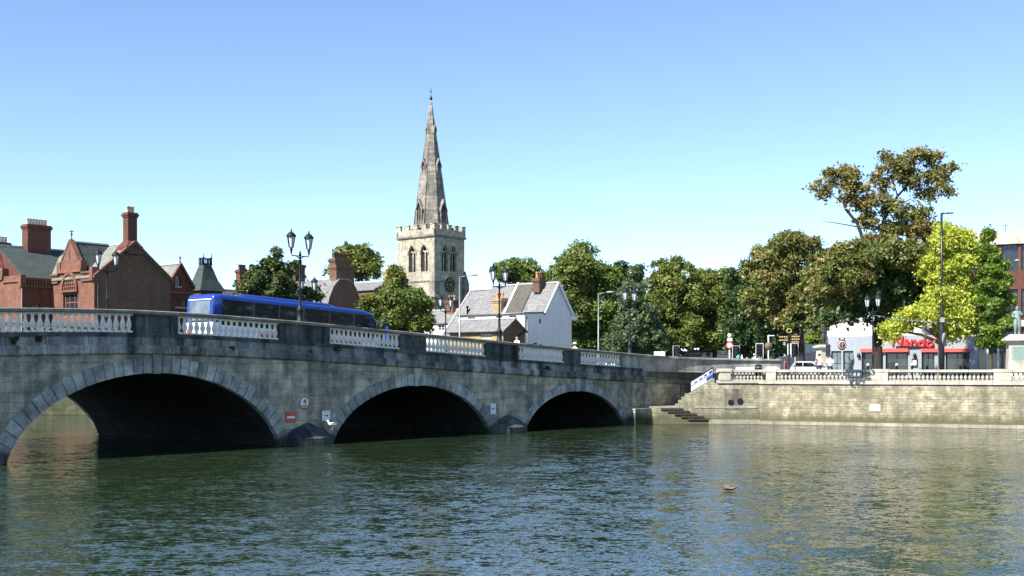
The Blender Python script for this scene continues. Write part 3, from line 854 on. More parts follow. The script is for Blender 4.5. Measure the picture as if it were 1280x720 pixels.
for o, fm in [(o, fY(0)) for o in ox] + [(o, fX(0)) for o in oy]:
    mb = MB(); c, w, s, sp, ap = o
    pts = [(c - w / 2, s), (c + w / 2, s), (c + w / 2, sp)] + [(c + w / 2 - w * i / 10, sp + (ap - sp) * max(0, 1 - abs(.5 - i / 10) ** 1.6 * 2 ** 1.6) ** .72) for i in range(1, 10)] + [(c - w / 2, sp)]
    mb.poly([fm(u, .62, z) for u, z in pts], 1)
    r = []
    for d in (.25, .5): r.append([fm(c - .09, d, s), fm(c + .09, d, s), fm(c + .09, d, sp + (ap - sp) * .4), fm(c - .09, d, sp + (ap - sp) * .4)])
    mb.rings(r, 0, True, True, False)
    for sg in (-1, 1):                                 # little tracery arms at the springing
        r = []
        for d in (.28, .48): r.append([fm(c, d, sp + (ap - sp) * .30), fm(c + sg * w * .5, d, sp + (ap - sp) * .62), fm(c + sg * w * .5, d, sp + (ap - sp) * .42), fm(c, d, sp + (ap - sp) * .12)])
        mb.rings(r, 0, True, True, False)
    nlv = 9
    for k in range(nlv):
        z = s + (sp - s) * (k + .5) / nlv
        r = []
        for d, dz in ((.42, -.12), (.6, .12)): r.append([fm(c - w / 2 + .02, d, z + dz), fm(c + w / 2 - .02, d, z + dz), fm(c + w / 2 - .02, d, z + dz + .06), fm(c - w / 2 + .02, d, z + dz + .06)])
        mb.rings(r, 1, True, True, False)
    win = mb.build('belfry_window', [M['church'], louv], church)
    mb = MB()                                          # hood mould
    outer = [(c + w * .5 * 1.22 * math.cos(a), sp + (ap - sp) * 1.12 * max(0, 1 - abs(math.cos(a)) ** 1.6) ** .72) for a in np.linspace(0, PI, 15)]
    for q0, q1 in zip(outer[:-1], outer[1:]):
        mb.bar(fm(q0[0], -.06, q0[1]), fm(q1[0], -.06, q1[1]), .2, .2)
    mb.build('hood_mould', M['church'], win)
for z, o, h in ((HT - .1, .28, .35), (zc(352), .12, .25), (zc(383), .16, .3)):
    mb = MB(); mb.box(-o, Wx + o, -o, Wy + o, z, z + h); mb.build('string_course', M['spire'], church)
mb = MB()                                              # battlemented parapet
zp, zm = HT + .25, zc(280.5)
zlow = zp + (zm - zp) * .55
for fm, w in ((fY(-.15), Wx), (fX(-.15), Wy), (fYb(Wy + .15), Wx), (fXb(Wx + .15), Wy)):
    r = [[fm(u, d, z) for u, z in ((-.15, zp), (w + .15, zp), (w + .15, zlow), (-.15, zlow))] for d in (0, .4)]
    mb.rings(r, 0, True, True, False)
    n = 5
    for k in range(n):
        u0 = -.15 + (w + .3) * (k * 2) / (2 * n - 1); u1 = -.15 + (w + .3) * (k * 2 + 1) / (2 * n - 1)
        r = [[fm(u, d, z) for u, z in ((u0, zlow), (u1, zlow), (u1, zm), (u0, zm))] for d in (.003, .397)]
        mb.rings(r, 0, True, True, False)
        r = [[fm(u, d, z) for u, z in ((u0 - .08, zm), (u1 + .08, zm), (u1 + .08, zm + .14), (u0 - .08, zm + .14))] for d in (-.08, .48)]
        mb.rings(r, 0, True, True, False)
mb.build('battlement', M['church'], church)
mb = MB()                                              # angle buttresses
for bx_, by_ in ((0, 0), (Wx, 0), (0, Wy)):
    for hh_, rr in ((zc(352) , 1.0), (zc(372), 1.35)):
        c1 = (bx_, by_); s1 = rr * .62
        ring = [(c1[0] + s1 * dx_, c1[1] + s1 * dy_) for dx_, dy_ in ((-1, -1), (1, -1), (1, 1), (-1, 1))]
        mb.rings([[(x, y, 0) for x, y in ring], [(x, y, hh_) for x, y in ring], [(c1[0] + (x - c1[0]) * .25, c1[1] + (y - c1[1]) * .25, hh_ + 2.2) for x, y in ring]], 0, False, True, False)
mb.build('buttress', M['spire'], church)
# spire, an octagon with small lucarnes
cx, cy = Wx / 2, Wy / 2
zb_, ztp = zc(283), zc(117)
def srad(z): return 3.35 * (1 - (z - zb_) / (ztp - zb_)) + .10
mb = MB()
mb.lathe([(srad(zb_ - .8) + .05, zb_ - .8)] + [(srad(z), z) for z in np.linspace(zb_, ztp, 12)], 8, (cx, cy, 0), 0, False, PI / 8)
for i in range(8):
    a = PI / 8 + i * PI / 4
    mb.tube([(cx + srad(z) * math.cos(a), cy + srad(z) * math.sin(a), z) for z in (zb_, ztp)], [.13, .05], 5)
spire = mb.build('spire', M['spire'], church)
for z, hgt, w, offs in ((zc(277), 4.4, 1.5, 0), (zc(213.5), 2.9, 1.0, 0), (zc(161.5), 1.7, .6, 0)):
    for q in range(4):
        a = q * PI / 2 + (PI / 4 if z > zc(180) and False else 0)
        dv = Vector((math.cos(a), math.sin(a), 0)); sv = Vector((-dv.y, dv.x, 0))
        r0 = srad(z) * math.cos(PI / 8) + .12
        r1 = srad(z + hgt) * math.cos(PI / 8) - .1
        c0 = Vector((cx, cy, 0))
        def pt(s, r, z_): v = c0 + dv * r + sv * s; return (v.x, v.y, z_)
        mb = MB()
        hs = hgt * .55
        for s0, s1 in ((-w / 2, -w * .32), (w * .32, w / 2)):
            mb.rings([[pt(s0, r, z), pt(s1, r, z), pt(s1, r, z + hs), pt(s0, r, z + hs)] for r in (r0, r0 - hgt * .5)], 0, True, True, False)
        mb.rings([[pt(-w * .6, r, z + hs), pt(0, r, z + hgt), pt(0, r, z + hgt - .5), pt(-w * .6, r, z + hs - .35)] for r in (r0 + .1, r0 - 1.2)], 0, True, True, False)
        mb.rings([[pt(w * .6, r, z + hs), pt(0, r, z + hgt), pt(0, r, z + hgt - .5), pt(w * .6, r, z + hs - .35)] for r in (r0 + .1, r0 - 1.2)], 0, True, True, False)
        mb.poly([pt(-w * .4, r0 - .22, z), pt(w * .4, r0 - .22, z), pt(w * .4, r0 - .22, z + hs * .8), pt(0, r0 - .22, z + hgt - .4), pt(-w * .4, r0 - .22, z + hs * .8)], 1)
        mb.rings([[pt(-.06, r, z), pt(.06, r, z), pt(.06, r, z + hs), pt(-.06, r, z + hs)] for r in (r0 - .04, r0 - .18)], 0, True, True, False)
        mb.build('lucarne', [M['spire'], louv], spire)
mb = MB(); mb.lathe([(.14, 0), (.3, .35), (.12, .7), (.05, .8), (.05, 2.2)], 8, (cx, cy, ztp - .1)); mb.bar((cx - .35, cy, ztp + 1.5), (cx + .35, cy, ztp + 1.5), .08); mb.build('weathervane', M['iron'], church)
clk = MB(); cz = zc(355); cu = Wx * .50
clk.lathe([(1.32, 0), (1.32, -.16), (1.22, -.2), (1.2, -.1), (0.01, -.1)], 32, (cu, -.02, cz), axis='y')
face = clk.build('clock_face', M['black'], church)
mb = MB()
for k in range(12):
    a = k * PI / 6
    mb.bar((cu + .78 * math.cos(a), -.16, cz + .78 * math.sin(a)), (cu + 1.14 * math.cos(a), -.16, cz + 1.14 * math.sin(a)), .2 if k % 3 else .28, .04)
mb.build('numeral', M['gold'], face)
mb = MB(); mb.bar((cu, -.17, cz), (cu + .3, -.17, cz + .42), .12, .03); mb.bar((cu, -.2, cz), (cu + .5, -.2, cz - .65), .09, .03); mb.build('hand', M['gold'], face)
# nave roof, mostly hidden behind the houses
mb = MB(); mb.box(.6, Wx - .6, Wy, Wy + 26, 0, zc(392)); mb.build('nave_wall', M['church'], church)
roof_y(church, .6, Wx - .6, Wy, Wy + 26, zc(392), zc(372), M['slate_y'])

# ------------------------------------------------------------------ red brick building, left
p = place(118, 108.0)
red = thing('brick_building', 'large red brick building with slate roofs, terracotta gables and tall chimneys', 'building', (p[0], p[1], GZ), ANG)
h = lambda z: z - GZ
LX = along(p, DIR, 213)
ZE, ZR = h(12.1), h(15.25)
mb = MB()
pierced(mb, LX, 0, gable_top(0, LX, ZE, ZR + .15), [], fY(0), .3, 0, (LX / 2,))
mb.poly([(LX, 0, 0), (LX, 16, 0), (LX, 16, ZE), (LX, 0, ZE)])
mb.build('gable_wall', M['brownbrick'], red)
gw = h(12.6)
fo = [(4.0, 2.5, h(9.0), h(10.8), h(10.8))]
mb = MB()
pierced(mb, 7.2, 0, lambda u: (h(12.95) if 2.2 <= u <= 5.8 else h(11.7)), fo[:1], fX(-.02), .35, 0, (2.199, 2.2, 5.8, 5.801))
mb.build('front_wall', M['terracotta'], red)
window(red, fo[0], fX(-.02), M['terracotta'], M['glass'], .2, (3, 2), .16, M['paleston'])
mb = MB()                                              # arched terracotta tympanum with lattice
c, w = 4.0, 2.5
arc = [(c + w / 2 * math.cos(a), h(11.0) + 1.6 * max(0, math.sin(a))) for a in np.linspace(0, PI, 17)]
for q0, q1 in zip(arc[:-1], arc[1:]): mb.bar((-.1, q0[0], q0[1]), (-.1, q1[0], q1[1]), .24, .24)
for k in range(-3, 4):
    u = c + k * .34; zt_ = h(11.0) + 1.6 * max(0, 1 - (abs(u - c) / (w / 2)) ** 2) ** .5
    mb.bar((-.07, u, h(11.0)), (-.07, u, zt_), .09)
for k in range(1, 5):
    z = h(11.0) + .33 * k; hw = w / 2 * max(0, 1 - (k * .33 / 1.6) ** 2) ** .5
    mb.bar((-.08, c - hw, z), (-.08, c + hw, z), .09)
mb.bar((-.12, c - 1.4, h(10.92)), (-.12, c + 1.4, h(10.92)), .24, .16)
mb.build('arched_panel', M['terracotta'], red)
def dormer_gable(y0, y1, zs, za, x=-.1):
    ym = (y0 + y1) / 2; mb = MB()
    mb.extrude([(y0, zs), (y1, zs), (ym + .12, za), (ym - .12, za)], x, x + .45, 0, 'x')
    mb.extrude([(y0 - .25, zs - .32), (y1 + .25, zs - .32), (y1 + .25, zs - .002), (y0 - .25, zs - .002)], x - .12, x + .5, 0, 'x')
    for s, ye in ((-1, y0), (1, y1)):
        mb.bar((x + .2, ye - s * -.12, zs + .05), (x + .2, ym, za + .1), .5, .16)
        mb.extrude([(ye - .3, zs), (ye + .3, zs), (ye + .3, zs + .7), (ye - .3, zs + .7)], x - .1, x + .5, 0, 'x')
    g = mb.build('dormer_gable', M['terracotta'], red)
    mb = MB(); mb.extrude([(ym - .12, zs + .9), (ym + .12, zs + .9), (ym + .12, zs + 1.7), (ym - .12, zs + 1.7)], x - .02, x + .1, 0, 'x'); mb.build('slit_window', M['glass'], g)
    roof_x(red, x + .6, LX / 2 + .5, y0 + .15, y1 - .15, zs + .1, za - .25, M['slateshade'], .05)
    finial(red, x + .2, ym, za)
dormer_gable(2.2, 5.8, h(12.95), h(15.55))
mb = MB()                                              # balustraded parapets of the front
for y0, y1 in ((0, 2.0), (6.0, 7.4)):
    mb = MB()
    mb.box(-.18, .2, y0, y1, h(11.72), h(11.9)); mb.box(-.18, .2, y0, y1, h(12.45), h(12.62))
    n = int((y1 - y0) / .28)
    for k in range(n): mb.box(-.1, .12, y0 + .1 + k * .28, y0 + .24 + k * .28, h(11.9), h(12.45))
    if y0 == 0: mb.box(-.25, .4, -.05, .45, h(11.72), h(12.95))
    mb.build('roof_parapet', M['terracotta'], red)
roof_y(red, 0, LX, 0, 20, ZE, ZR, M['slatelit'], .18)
mb = MB(); 
for xa_, za_, xb_, zb_2 in ((-.15, ZE - .1, LX / 2, ZR + .15), (LX + .15, ZE - .1, LX / 2, ZR + .15)):
    mb.bar((xa_, -.12, za_ + .12), (xb_, -.12, zb_2 + .12), .42, .2)
mb.build('gable_coping', M['terracotta'], red)
chimney(red, LX / 2, .55, .95, .85, ZR - .9, h(18.25), M['redbrick'], 3, M['buffpot'], 'x', .45)
mb = MB(); mb.tube([(.3, -.1, 0), (.3, -.1, ZE - .6)], .07, 6); mb.build('drainpipe', M['iron'], red)
# left wing: ridge runs along the bridge direction, slope towards us coloured dark for shade
mb = MB(); x0 = -3.0
so = [(-1.6, .8, h(8.7), h(9.75), h(9.75)), (-.4, .8, h(8.7), h(9.75), h(9.75))]
pierced(mb, 3.0, 0, lambda u: h(11.9), [(o[0] + 3.0, *o[1:]) for o in so], lambda u, d, z: (u - 3.0, 7.2 + d, z), .3)
mb.build('side_wall', M['redbrick'], red)
for o in so: window(red, (o[0] + 3.0, *o[1:]), lambda u, d, z: (u - 3.0, 7.2 + d, z), M['terracotta'], M['paleglass'], .15, (2, 2), .08)
gtop = lambda u: h(12.4)
mb = MB()
lo = [(5.8, 2.6, h(8.6), h(10.1), h(10.1))]
pierced(mb, 16, 0, gtop, lo, lambda u, d, z: (-3.02 + d, 7.2 + u, z), .3); mb.build('front_wall', M['terracotta'], red)
window(red, lo[0], lambda u, d, z: (-3.02 + d, 7.2 + u, z), M['terracotta'], M['glass'], .2, (3, 2), .16, M['paleston'])
mb = MB(); mb.box(-3.15, .2, 7.05, 7.35, h(11.3), h(11.5)); mb.box(-3.15, .2, 7.05, 7.35, h(12.0), h(12.2)); 
for k in range(11): mb.box(-3.0 + k * .28, -2.86 + k * .28, 7.1, 7.3, h(11.5), h(12.0))
mb.box(-3.2, -2.7, 7.02, 7.5, h(11.3), h(12.4)); mb.box(-3.15, -2.85, 7.5, 10.6, h(11.8), h(12.0)); mb.build('roof_parapet', M['terracotta'], red)
mb = MB(); c = 13.0; ym0, ym1 = 10.7, 15.3
mb.extrude([(ym0, h(12.4)), (ym1, h(12.4)), (13.1, h(16.3)), (12.9, h(16.3))], -3.05, -2.6, 0, 'x')
mb.extrude([(ym0 - .2, h(12.1)), (ym1 + .2, h(12.1)), (ym1 + .2, h(12.398)), (ym0 - .2, h(12.398))], -3.2, -2.55, 0, 'x')
mb.extrude([(ym0 - .2, h(12.4)), (ym0 + .4, h(12.4)), (ym0 + .4, h(13.2)), (ym0 - .2, h(13.2))], -3.15, -2.58, 0, 'x')
arc = [(c + 1.5 * math.cos(a), h(10.4) + 1.8 * math.sin(a)) for a in np.linspace(0, PI, 17)]
for q0, q1 in zip(arc[:-1], arc[1:]): mb.bar((-3.1, q0[0], q0[1]), (-3.1, q1[0], q1[1]), .24, .24)
for k in range(-3, 4): mb.bar((-3.06, c + k * .4, h(10.4)), (-3.06, c + k * .4, h(10.4) + 1.8 * (1 - (k * .4 / 1.5) ** 2) ** .5 if abs(k * .4) < 1.5 else h(10.4)), .1)
for k in range(1, 4): mb.bar((-3.07, c - 1.4, h(10.4) + .4 * k), (-3.07, c + 1.4, h(10.4) + .4 * k), .1)
g = mb.build('dormer_gable', M['terracotta'], red)
finial(red, -2.8, 13.0, h(16.3))
mb = MB(); pierced(mb, 10.6, h(12.0), gable_top(0, 10.6, h(12.05), h(15.4)), [], lambda u, d, z: (-2.54 + d, 7.4 + u, z), .2, 0, (5.3,)); mb.build('gable_wall', M['redbrick'], red)
roof_x(red, -2.5, LX * .55, 7.4, 18.0, h(12.0), h(15.35), M['slateshade'], .05)
chimney(red, 1.3, 12.4, 2.4, 1.1, h(14.6), h(17.75), M['redbrick'], 7, M['buffpot'], 'x')
chimney(red, .2, 17.2, 1.4, 1.0, h(14.0), h(16.3), M['brownbrick'], 4, M['buffpot'], 'x')

# small red gable beside it
p = place(209, 122.0)
annex = thing('brick_annex', 'small red brick gabled wing with a pale slate roof just left of the bus rear', 'building', (p[0], p[1], GZ), ANG)
L = along(p, DIR, 241)
za_, zr_ = ZA(358, 122) - GZ, ZA(332, 123.5) - GZ
o1 = [(L * .42, .62, ZA(357, 122) - GZ, ZA(347, 122) - GZ, ZA(343, 122) - GZ), (L * .55, 1.3, ZA(383, 122) - GZ, ZA(374, 122) - GZ, ZA(374, 122) - GZ)]
mb = MB(); pierced(mb, L, 0, gable_top(0, L, za_, zr_), o1, fY(0), .25, 0, (L / 2,)); pierced(mb, 9, 0, lambda u: za_, [], fX(0)); mb.poly([(L, 0, 0), (L, 9, 0), (L, 9, za_), (L, 0, za_)])
mb.build('wall', M['redbrick'], annex)
for o in o1: window(annex, o, fY(0), M['terracotta'], M['glass'], .12, (2, 1), .07, M['paleston'])
roof_y(annex, 0, L, 0, 9, za_, zr_, M['slatelit'], .15); finial(annex, L / 2, 0, zr_ + .2, .8)
mb = MB(); mb.bar((-.1, -.12, za_), (L / 2, -.12, zr_ + .15), .3, .2); mb.bar((L + .1, -.12, za_), (L / 2, -.12, zr_ + .15), .3, .2); mb.bar((0, -.1, ZA(365, 122) - GZ), (L, -.1, ZA(365, 122) - GZ), .25, .2); mb.build('gable_coping', M['terracotta'], annex)
chimney(annex, L * .86, 2.6, .9, .8, za_ - .5, ZA(336, 124) - GZ, M['redbrick'], 2, M['buffpot'])

# turret roof with iron cresting
p = place(251, 132.0)
tur = thing('turret', 'steep shade-dark slate turret roof with iron cresting and two spikes above the bus', 'turret', (p[0], p[1], GZ), ANG)
L = along(p, DIR, 278); Dp = along(p, LEFT, 236)
ze_, zt_ = ZA(363, 132) - GZ, ZA(331, 133) - GZ
mb = MB(); mb.box(0, L, 0, Dp, 0, ze_); mb.build('wall', M['redbrick'], tur)
tx0, tx1, ty0, ty1 = L * .30, L * .66, Dp * .3, Dp * .7
mb = MB(); base = [(-.3, -.3), (L + .3, -.3), (L + .3, Dp + .3), (-.3, Dp + .3)]; midr = [(L * .11, Dp * .10), (L * .86, Dp * .10), (L * .86, Dp * .90), (L * .11, Dp * .90)]; tp = [(tx0, ty0), (tx1, ty0), (tx1, ty1), (tx0, ty1)]
mb.rings([[(x, y, ze_) for x, y in base], [(x, y, ze_ + (zt_ - ze_) * .42) for x, y in midr], [(x, y, zt_) for x, y in tp]], 0, True, True, False)
rf = mb.build('roof', M['slateshade'], tur)
mb = MB()
for q in range(4):
    a, c = tp[q], tp[(q + 1) % 4]
    mb.bar((*a, zt_ + .15), (*c, zt_ + .15), .1); mb.bar((*a, zt_ + .7), (*c, zt_ + .7), .06)
    for k in range(6):
        f = k / 5; x, y = a[0] + (c[0] - a[0]) * f, a[1] + (c[1] - a[1]) * f; mb.bar((x, y, zt_), (x, y, zt_ + .85), .06)
mb.build('cresting', M['iron'], rf)
for x, y in ((tx0, ty0), (tx1, ty0)):
    mb = MB(); mb.lathe([(.1, 0), (.06, .6), (.12, .8), (.05, .95), (.02, ZA(315, 133) - ZA(331, 133))], 8, (x, y, zt_)); mb.build('finial', M['iron'], rf)

# brick house hidden by the yew: two chimneys show
p = place(292, 142.0)
hs = thing('brick_house', 'brick house mostly hidden behind the dark yew, its two chimneys rising either side', 'house', (p[0], p[1], GZ), ANG)
L = 11.5; ze_, zr_ = 6.0, ZA(362, 145) - GZ
mb = MB(); mb.box(0, L, 0, 12, 0, ze_); mb.build('wall', M['brownbrick'], hs)
roof_x(hs, 0, L, 0, 12, ze_, zr_, M['browntile'])
Yc = 142.0
chimney(hs, 1.9, .9, 1.15, .8, 4.5, ZA(335.5, Yc) - GZ, M['redbrick'], 4, M['brownbrick'])
xq = along((p[0] + LEFT.x * 2, p[1] + LEFT.y * 2), DIR, 372)
chimney(hs, xq, 2.0, 1.6, 1.0, 4.5, ZA(329, Yc + 8) - GZ, M['brownbrick'], 4, M['brownbrick'])

# brown curved-gable house with a big double chimney
p = place(408, 122.0)
gh = thing('gambrel_house', 'brown brick house with a rounded gable, pale slate roof and a massive double chimney', 'house', (p[0], p[1], GZ), ANG)
L = along(p, DIR, 452); ze_, zr_ = ZA(389, 123) - GZ, ZA(351, 124.5) - GZ
prof = [(0, ze_), (L * .06, ze_ + (zr_ - ze_) * .35), (L * .18, ze_ + (zr_ - ze_) * .72), (L * .34, zr_ - .12), (L * .5, zr_), (L * .66, zr_ - .12), (L * .82, ze_ + (zr_ - ze_) * .72), (L * .94, ze_ + (zr_ - ze_) * .35), (L, ze_)]
tp = lambda u: float(np.interp(u, [q[0] for q in prof], [q[1] for q in prof]))
mb = MB(); pierced(mb, L, 0, tp, [], fY(0), .3, 0, [q[0] for q in prof]); pierced(mb, 12, 0, lambda u: ze_, [], fX(0)); mb.poly([(L, 0, 0), (L, 12, 0), (L, 12, ze_), (L, 0, ze_)]); mb.build('wall', M['brownbrick'], gh)
mb = MB(); mb.rings([[(x, y, z + .04) for x, z in prof] + [(x, y, z + .22) for x, z in prof[::-1]] for y in (-.12, 13)], 0, True, True, False); mb.build('roof', M['slate_y'], gh)
chimney(gh, L * .56, .6, 2.5, .9, zr_ - 1.2, ZA(332, 124) - GZ, M['brownbrick'], 0)
chimney(gh, L * .68, 1.6, 2.2, .9, zr_ - 1.2, ZA(323, 125) - GZ, M['brownbrick'], 7, M['brownbrick'])
p = place(468, 140.0)
wh = thing('small_house', 'small house with a pale roof and one buff chimney behind the bushy bridge-end tree', 'house', (p[0], p[1], GZ), ANG)
mb = MB(); mb.box(0, 6, 0, 12, 0, ZA(362, 140) - GZ); mb.build('wall', M['brownbrick'], wh)
roof_y(wh, 0, 6, 0, 12, ZA(362, 140) - GZ, ZA(352, 142) - GZ, M['slate_y'])
chimney(wh, 3.4, 1.0, 1.2, .9, ZA(358, 140) - GZ, ZA(336, 141) - GZ, M['yellowbrick'], 2, M['buffpot'])

# ------------------------------------------------------------------ white house group right of the church
p = place(681, 118.0)
wh = thing('white_house', 'white rendered house with a tall blank gable wall, grey slate roof and brick chimney', 'house', (p[0], p[1], GZ), ANG)
z_ = lambda y, Y=118.5: ZA(y, Y) - GZ
L = along(p, DIR, 714.5); ze_, zr_ = z_(392), z_(354)
xr = along(p, DIR, 697.5)
DH = 8.6
E0 = along(p, DIR, 655.5)                               # lower flat-topped part to the left (negative)
mb = MB()
g_ = gable_top(0, L, ze_, zr_, xr)
pierced(mb, L - E0, 0, lambda u: (g_(u + E0) if u + E0 >= 0 else ze_ - .02), [], lambda u, d, z: (u + E0, d, z), .3, 0, (-E0 - .001, -E0, xr - E0))
pierced(mb, DH, 0, lambda u: ze_, [(1.5, .9, z_(402), z_(395), z_(395)), (3.2, .9, z_(402), z_(395), z_(395)), (6.8, 1.0, z_(402), z_(396), z_(396))], fX(E0), .2)
mb.poly([(L, 0, 0), (L, DH, 0), (L, DH, ze_), (L, 0, ze_)])
mb.build('wall', M['render'], wh)
for o in [(1.5, .9, z_(402), z_(395), z_(395)), (3.2, .9, z_(402), z_(395), z_(395)), (6.8, 1.0, z_(402), z_(396), z_(396))]:
    window(wh, o, fX(E0), M['wframe'], M['glass'], .1, (2, 2), .06)
roof_y(wh, 0, L, 0, DH, ze_, zr_, M['slate_y'], .12, .14, 0, 'roof', xr)
mb = MB(); q = [(E0 - .15, -.1, ze_ - .15), (0.05, -.1, ze_ + .02), (.05, DH, ze_ + .02), (E0 - .15, DH, ze_ - .15)]
mb.rings([[(x, y, z) for x, y, z in q], [(x, y, z + .15) for x, y, z in q]], 0, True, True, False); mb.build('lean_to_roof', M['slate_y'], wh)
mb = MB()
mb.bar((-.12, -.16, ze_ - .02), (xr, -.16, zr_ + .1), .1, .26); mb.bar((L + .2, -.16, ze_ - .1), (xr, -.16, zr_ + .1), .1, .26); mb.box(L - .1, L + .75, -.18, .5, ze_ - .55, ze_ - .1)
mb.build('bargeboard', M['white'], wh)
chimney(wh, xr - .55, 2.0, .95, .85, zr_ - .8, z_(346.5, 119), M['brownbrick'], 3, M['pot'])
mb = MB()
for x, y, w_, h_ in ((667, 433.5, .5, .35), (674, 434.5, .35, .3)):
    t_ = along(p, DIR, x); mb.box(t_, t_ + w_, -.03, .0, z_(y), z_(y) + h_)
t_ = along(p, DIR, 674.5); mb.bar((t_, -.04, z_(405)), (t_, -.04, z_(399)), .14, .05); mb.bar((t_ - .12, -.04, z_(402)), (t_ + .12, -.04, z_(402)), .1, .05)
mb.build('wall_vent', M['iron'], wh)
mb = MB(); mb.tube([(E0 - .12, -.06, ze_ - .1), (E0 - .12, DH, ze_ - .1)], .07, 6); mb.tube([(E0 + .35, -.07, 0), (E0 + .35, -.07, ze_ - .4)], .05, 6); mb.build('gutter', M['steel'], wh)
mb = MB(); mb.tube([(xr - .3, 2.0, z_(349)), (xr - .3, 2.0, z_(336))], .025, 5)
for k in range(5): mb.tube([(xr - .3 - .35, 2.0 - .3 + .15 * k, z_(337.5)), (xr - .3 + .35, 2.0 - .3 + .15 * k, z_(337.5))], .012, 4)
mb.tube([(xr - .3, 1.6, z_(337.5)), (xr - .3, 2.4, z_(337.5))], .015, 4); mb.build('aerial', M['steel'], wh)
# brown tiled stretch of roof, darkened in colour for shade, towards the old house, with a lead flashing
xm_ = xr * .45
pm_ = (p[0] + DIR.x * xm_, p[1] + DIR.y * xm_)
y661, y640 = along(pm_, LEFT, 660), along(pm_, LEFT, 640)
kk = (zr_ - ze_) / xr
def rp(x): return ze_ + kk * x
mb = MB()
mb.rings([[(-.25, y, rp(-.25) + .21), (xr, y, rp(xr) + .21), (xr, y, rp(xr) + .33), (-.25, y, rp(-.25) + .33)] for y in (y661, y640)], 0, True, True, False)
mb.build('tiled_roof', M['browntile'], wh)
mb = MB(); mb.bar((-.3, y640 + .1, rp(-.3) + .36), (xr, y640 + .1, rp(xr) + .36), .3, .12); mb.build('valley_flashing', M['lead'], wh)
# old slate-roofed house behind, to the left
p = place(655, 122.0)
oh = thing('slate_house', 'old house with broad grey slate roof and cream chimney stack beside the white gable', 'house', (p[0], p[1], GZ), ANG)
YL = along((p[0] + DIR.x * 5, p[1] + DIR.y * 5), LEFT, 586) + 1.0
zz2 = lambda y, Y: ZA(y, Y) - GZ
ye_ = lambda y: p[1] + LEFT.y * y
# frame shared with the white house: x runs away right from the lower flat wall
dx0 = -E0                                              # the white gable's own left edge in this frame
RX = dx0 + xr; Y0_ = 8.3
ridz = zr_ + .12; ez = zr_ + .12 - kk * 4.9; XE = RX - 4.9
mb = MB(); mb.box(XE + .2, RX + 4.6, Y0_ + .1, YL, 0, ez + .1); mb.build('wall', M['render'], oh)
mb = MB()
A = [(XE, Y0_, ez), (XE, YL + .3, ez), (RX, YL - 1.0, ridz), (RX, Y0_, ridz)]
Bq = [(RX + 4.9, Y0_, ez), (RX + 4.9, YL + .3, ez), (RX, YL - 1.0, ridz), (RX, Y0_, ridz)]
H_ = [(XE, YL + .3, ez), (RX + 4.9, YL + .3, ez), (RX + .01, YL - 1.0, ridz), (RX, YL - 1.0, ridz)]
for q in (A, Bq, H_): mb.rings([[(x, y, z) for x, y, z in q], [(x, y, z + .16) for x, y, z in q]], 0, True, True, False)
rf = mb.build('roof', M['slate_y'], oh)
mb = MB(); mb.bar((RX, Y0_, ridz + .2), (RX, YL - 1.0, ridz + .2), .3, .16); mb.bar((RX, YL - 1.0, ridz + .18), (XE, YL + .3, ez + .18), .2, .12); mb.build('ridge', M['lead'], rf)
mb = MB(); mb.lathe([(.1, 0), (.1, .8), (.16, .82), (.12, 1.0)], 8, (XE + 3.0, YL - 2.2, ez + kk * 3.0)); mb.build('roof_vent', M['iron'], rf)
for yy in (9.6, 12.4):
    window(oh, (yy, .9, ez - 1.15, ez - .35, ez - .35), fX(XE + .16), M['wframe'], M['glass'], -.06, (2, 2), .07)
xc = -1.3
yc_ = along((p[0] + DIR.x * xc, p[1] + DIR.y * xc), LEFT, 625)
chimney(oh, xc, yc_, 1.0, 1.1, 2.0, zz2(374, ye_(yc_)), M['yellowbrick'], 3, M['pot'], 'y')

# low brick house with a slate roof in front
p = place(629, 108.0)
lb = thing('brick_cottage', 'low yellow brick cottage with slate roof and brown gable end behind the parapet', 'cottage', (p[0], p[1], GZ), ANG)
L = along(p, DIR, 656.5); D_ = along(p, LEFT, 562)
q_ = lambda y, Y=109.0: ZA(y, Y) - GZ
ze_, zr_ = q_(414), q_(399.5)
wo = [(along(p, LEFT, 608), 1.3, q_(424, 112), q_(418.5, 112), q_(418.5, 112))]
mb = MB(); pierced(mb, L, 0, gable_top(0, L, ze_, zr_), [], fY(0), .2, 0, (L / 2,)); mb.build('gable_wall', M['brownbrick'], lb)
mb = MB(); pierced(mb, D_, 0, lambda u: ze_, wo, fX(0), .2); mb.poly([(L, 0, 0), (L, D_, 0), (L, D_, ze_), (L, 0, ze_)]); mb.build('front_wall', M['yellowbrick'], lb)
window(lb, wo[0], fX(0), M['wframe'], M['glass'], .08, (3, 2), .07)
roof_y(lb, 0, L, 0, D_, ze_, zr_, M['slate_y'], .2, .12)
mb = MB(); mb.tube([(-.28, -.1, ze_ - .1), (-.28, D_, ze_ - .1)], .06, 6); mb.build('gutter', M['iron'], lb)
mb = MB(); mb.tube([(.2, -.08, 2.6), (L - .1, -.08, ze_ + .1)], .06, 6); mb.build('drainpipe', M['iron'], lb)

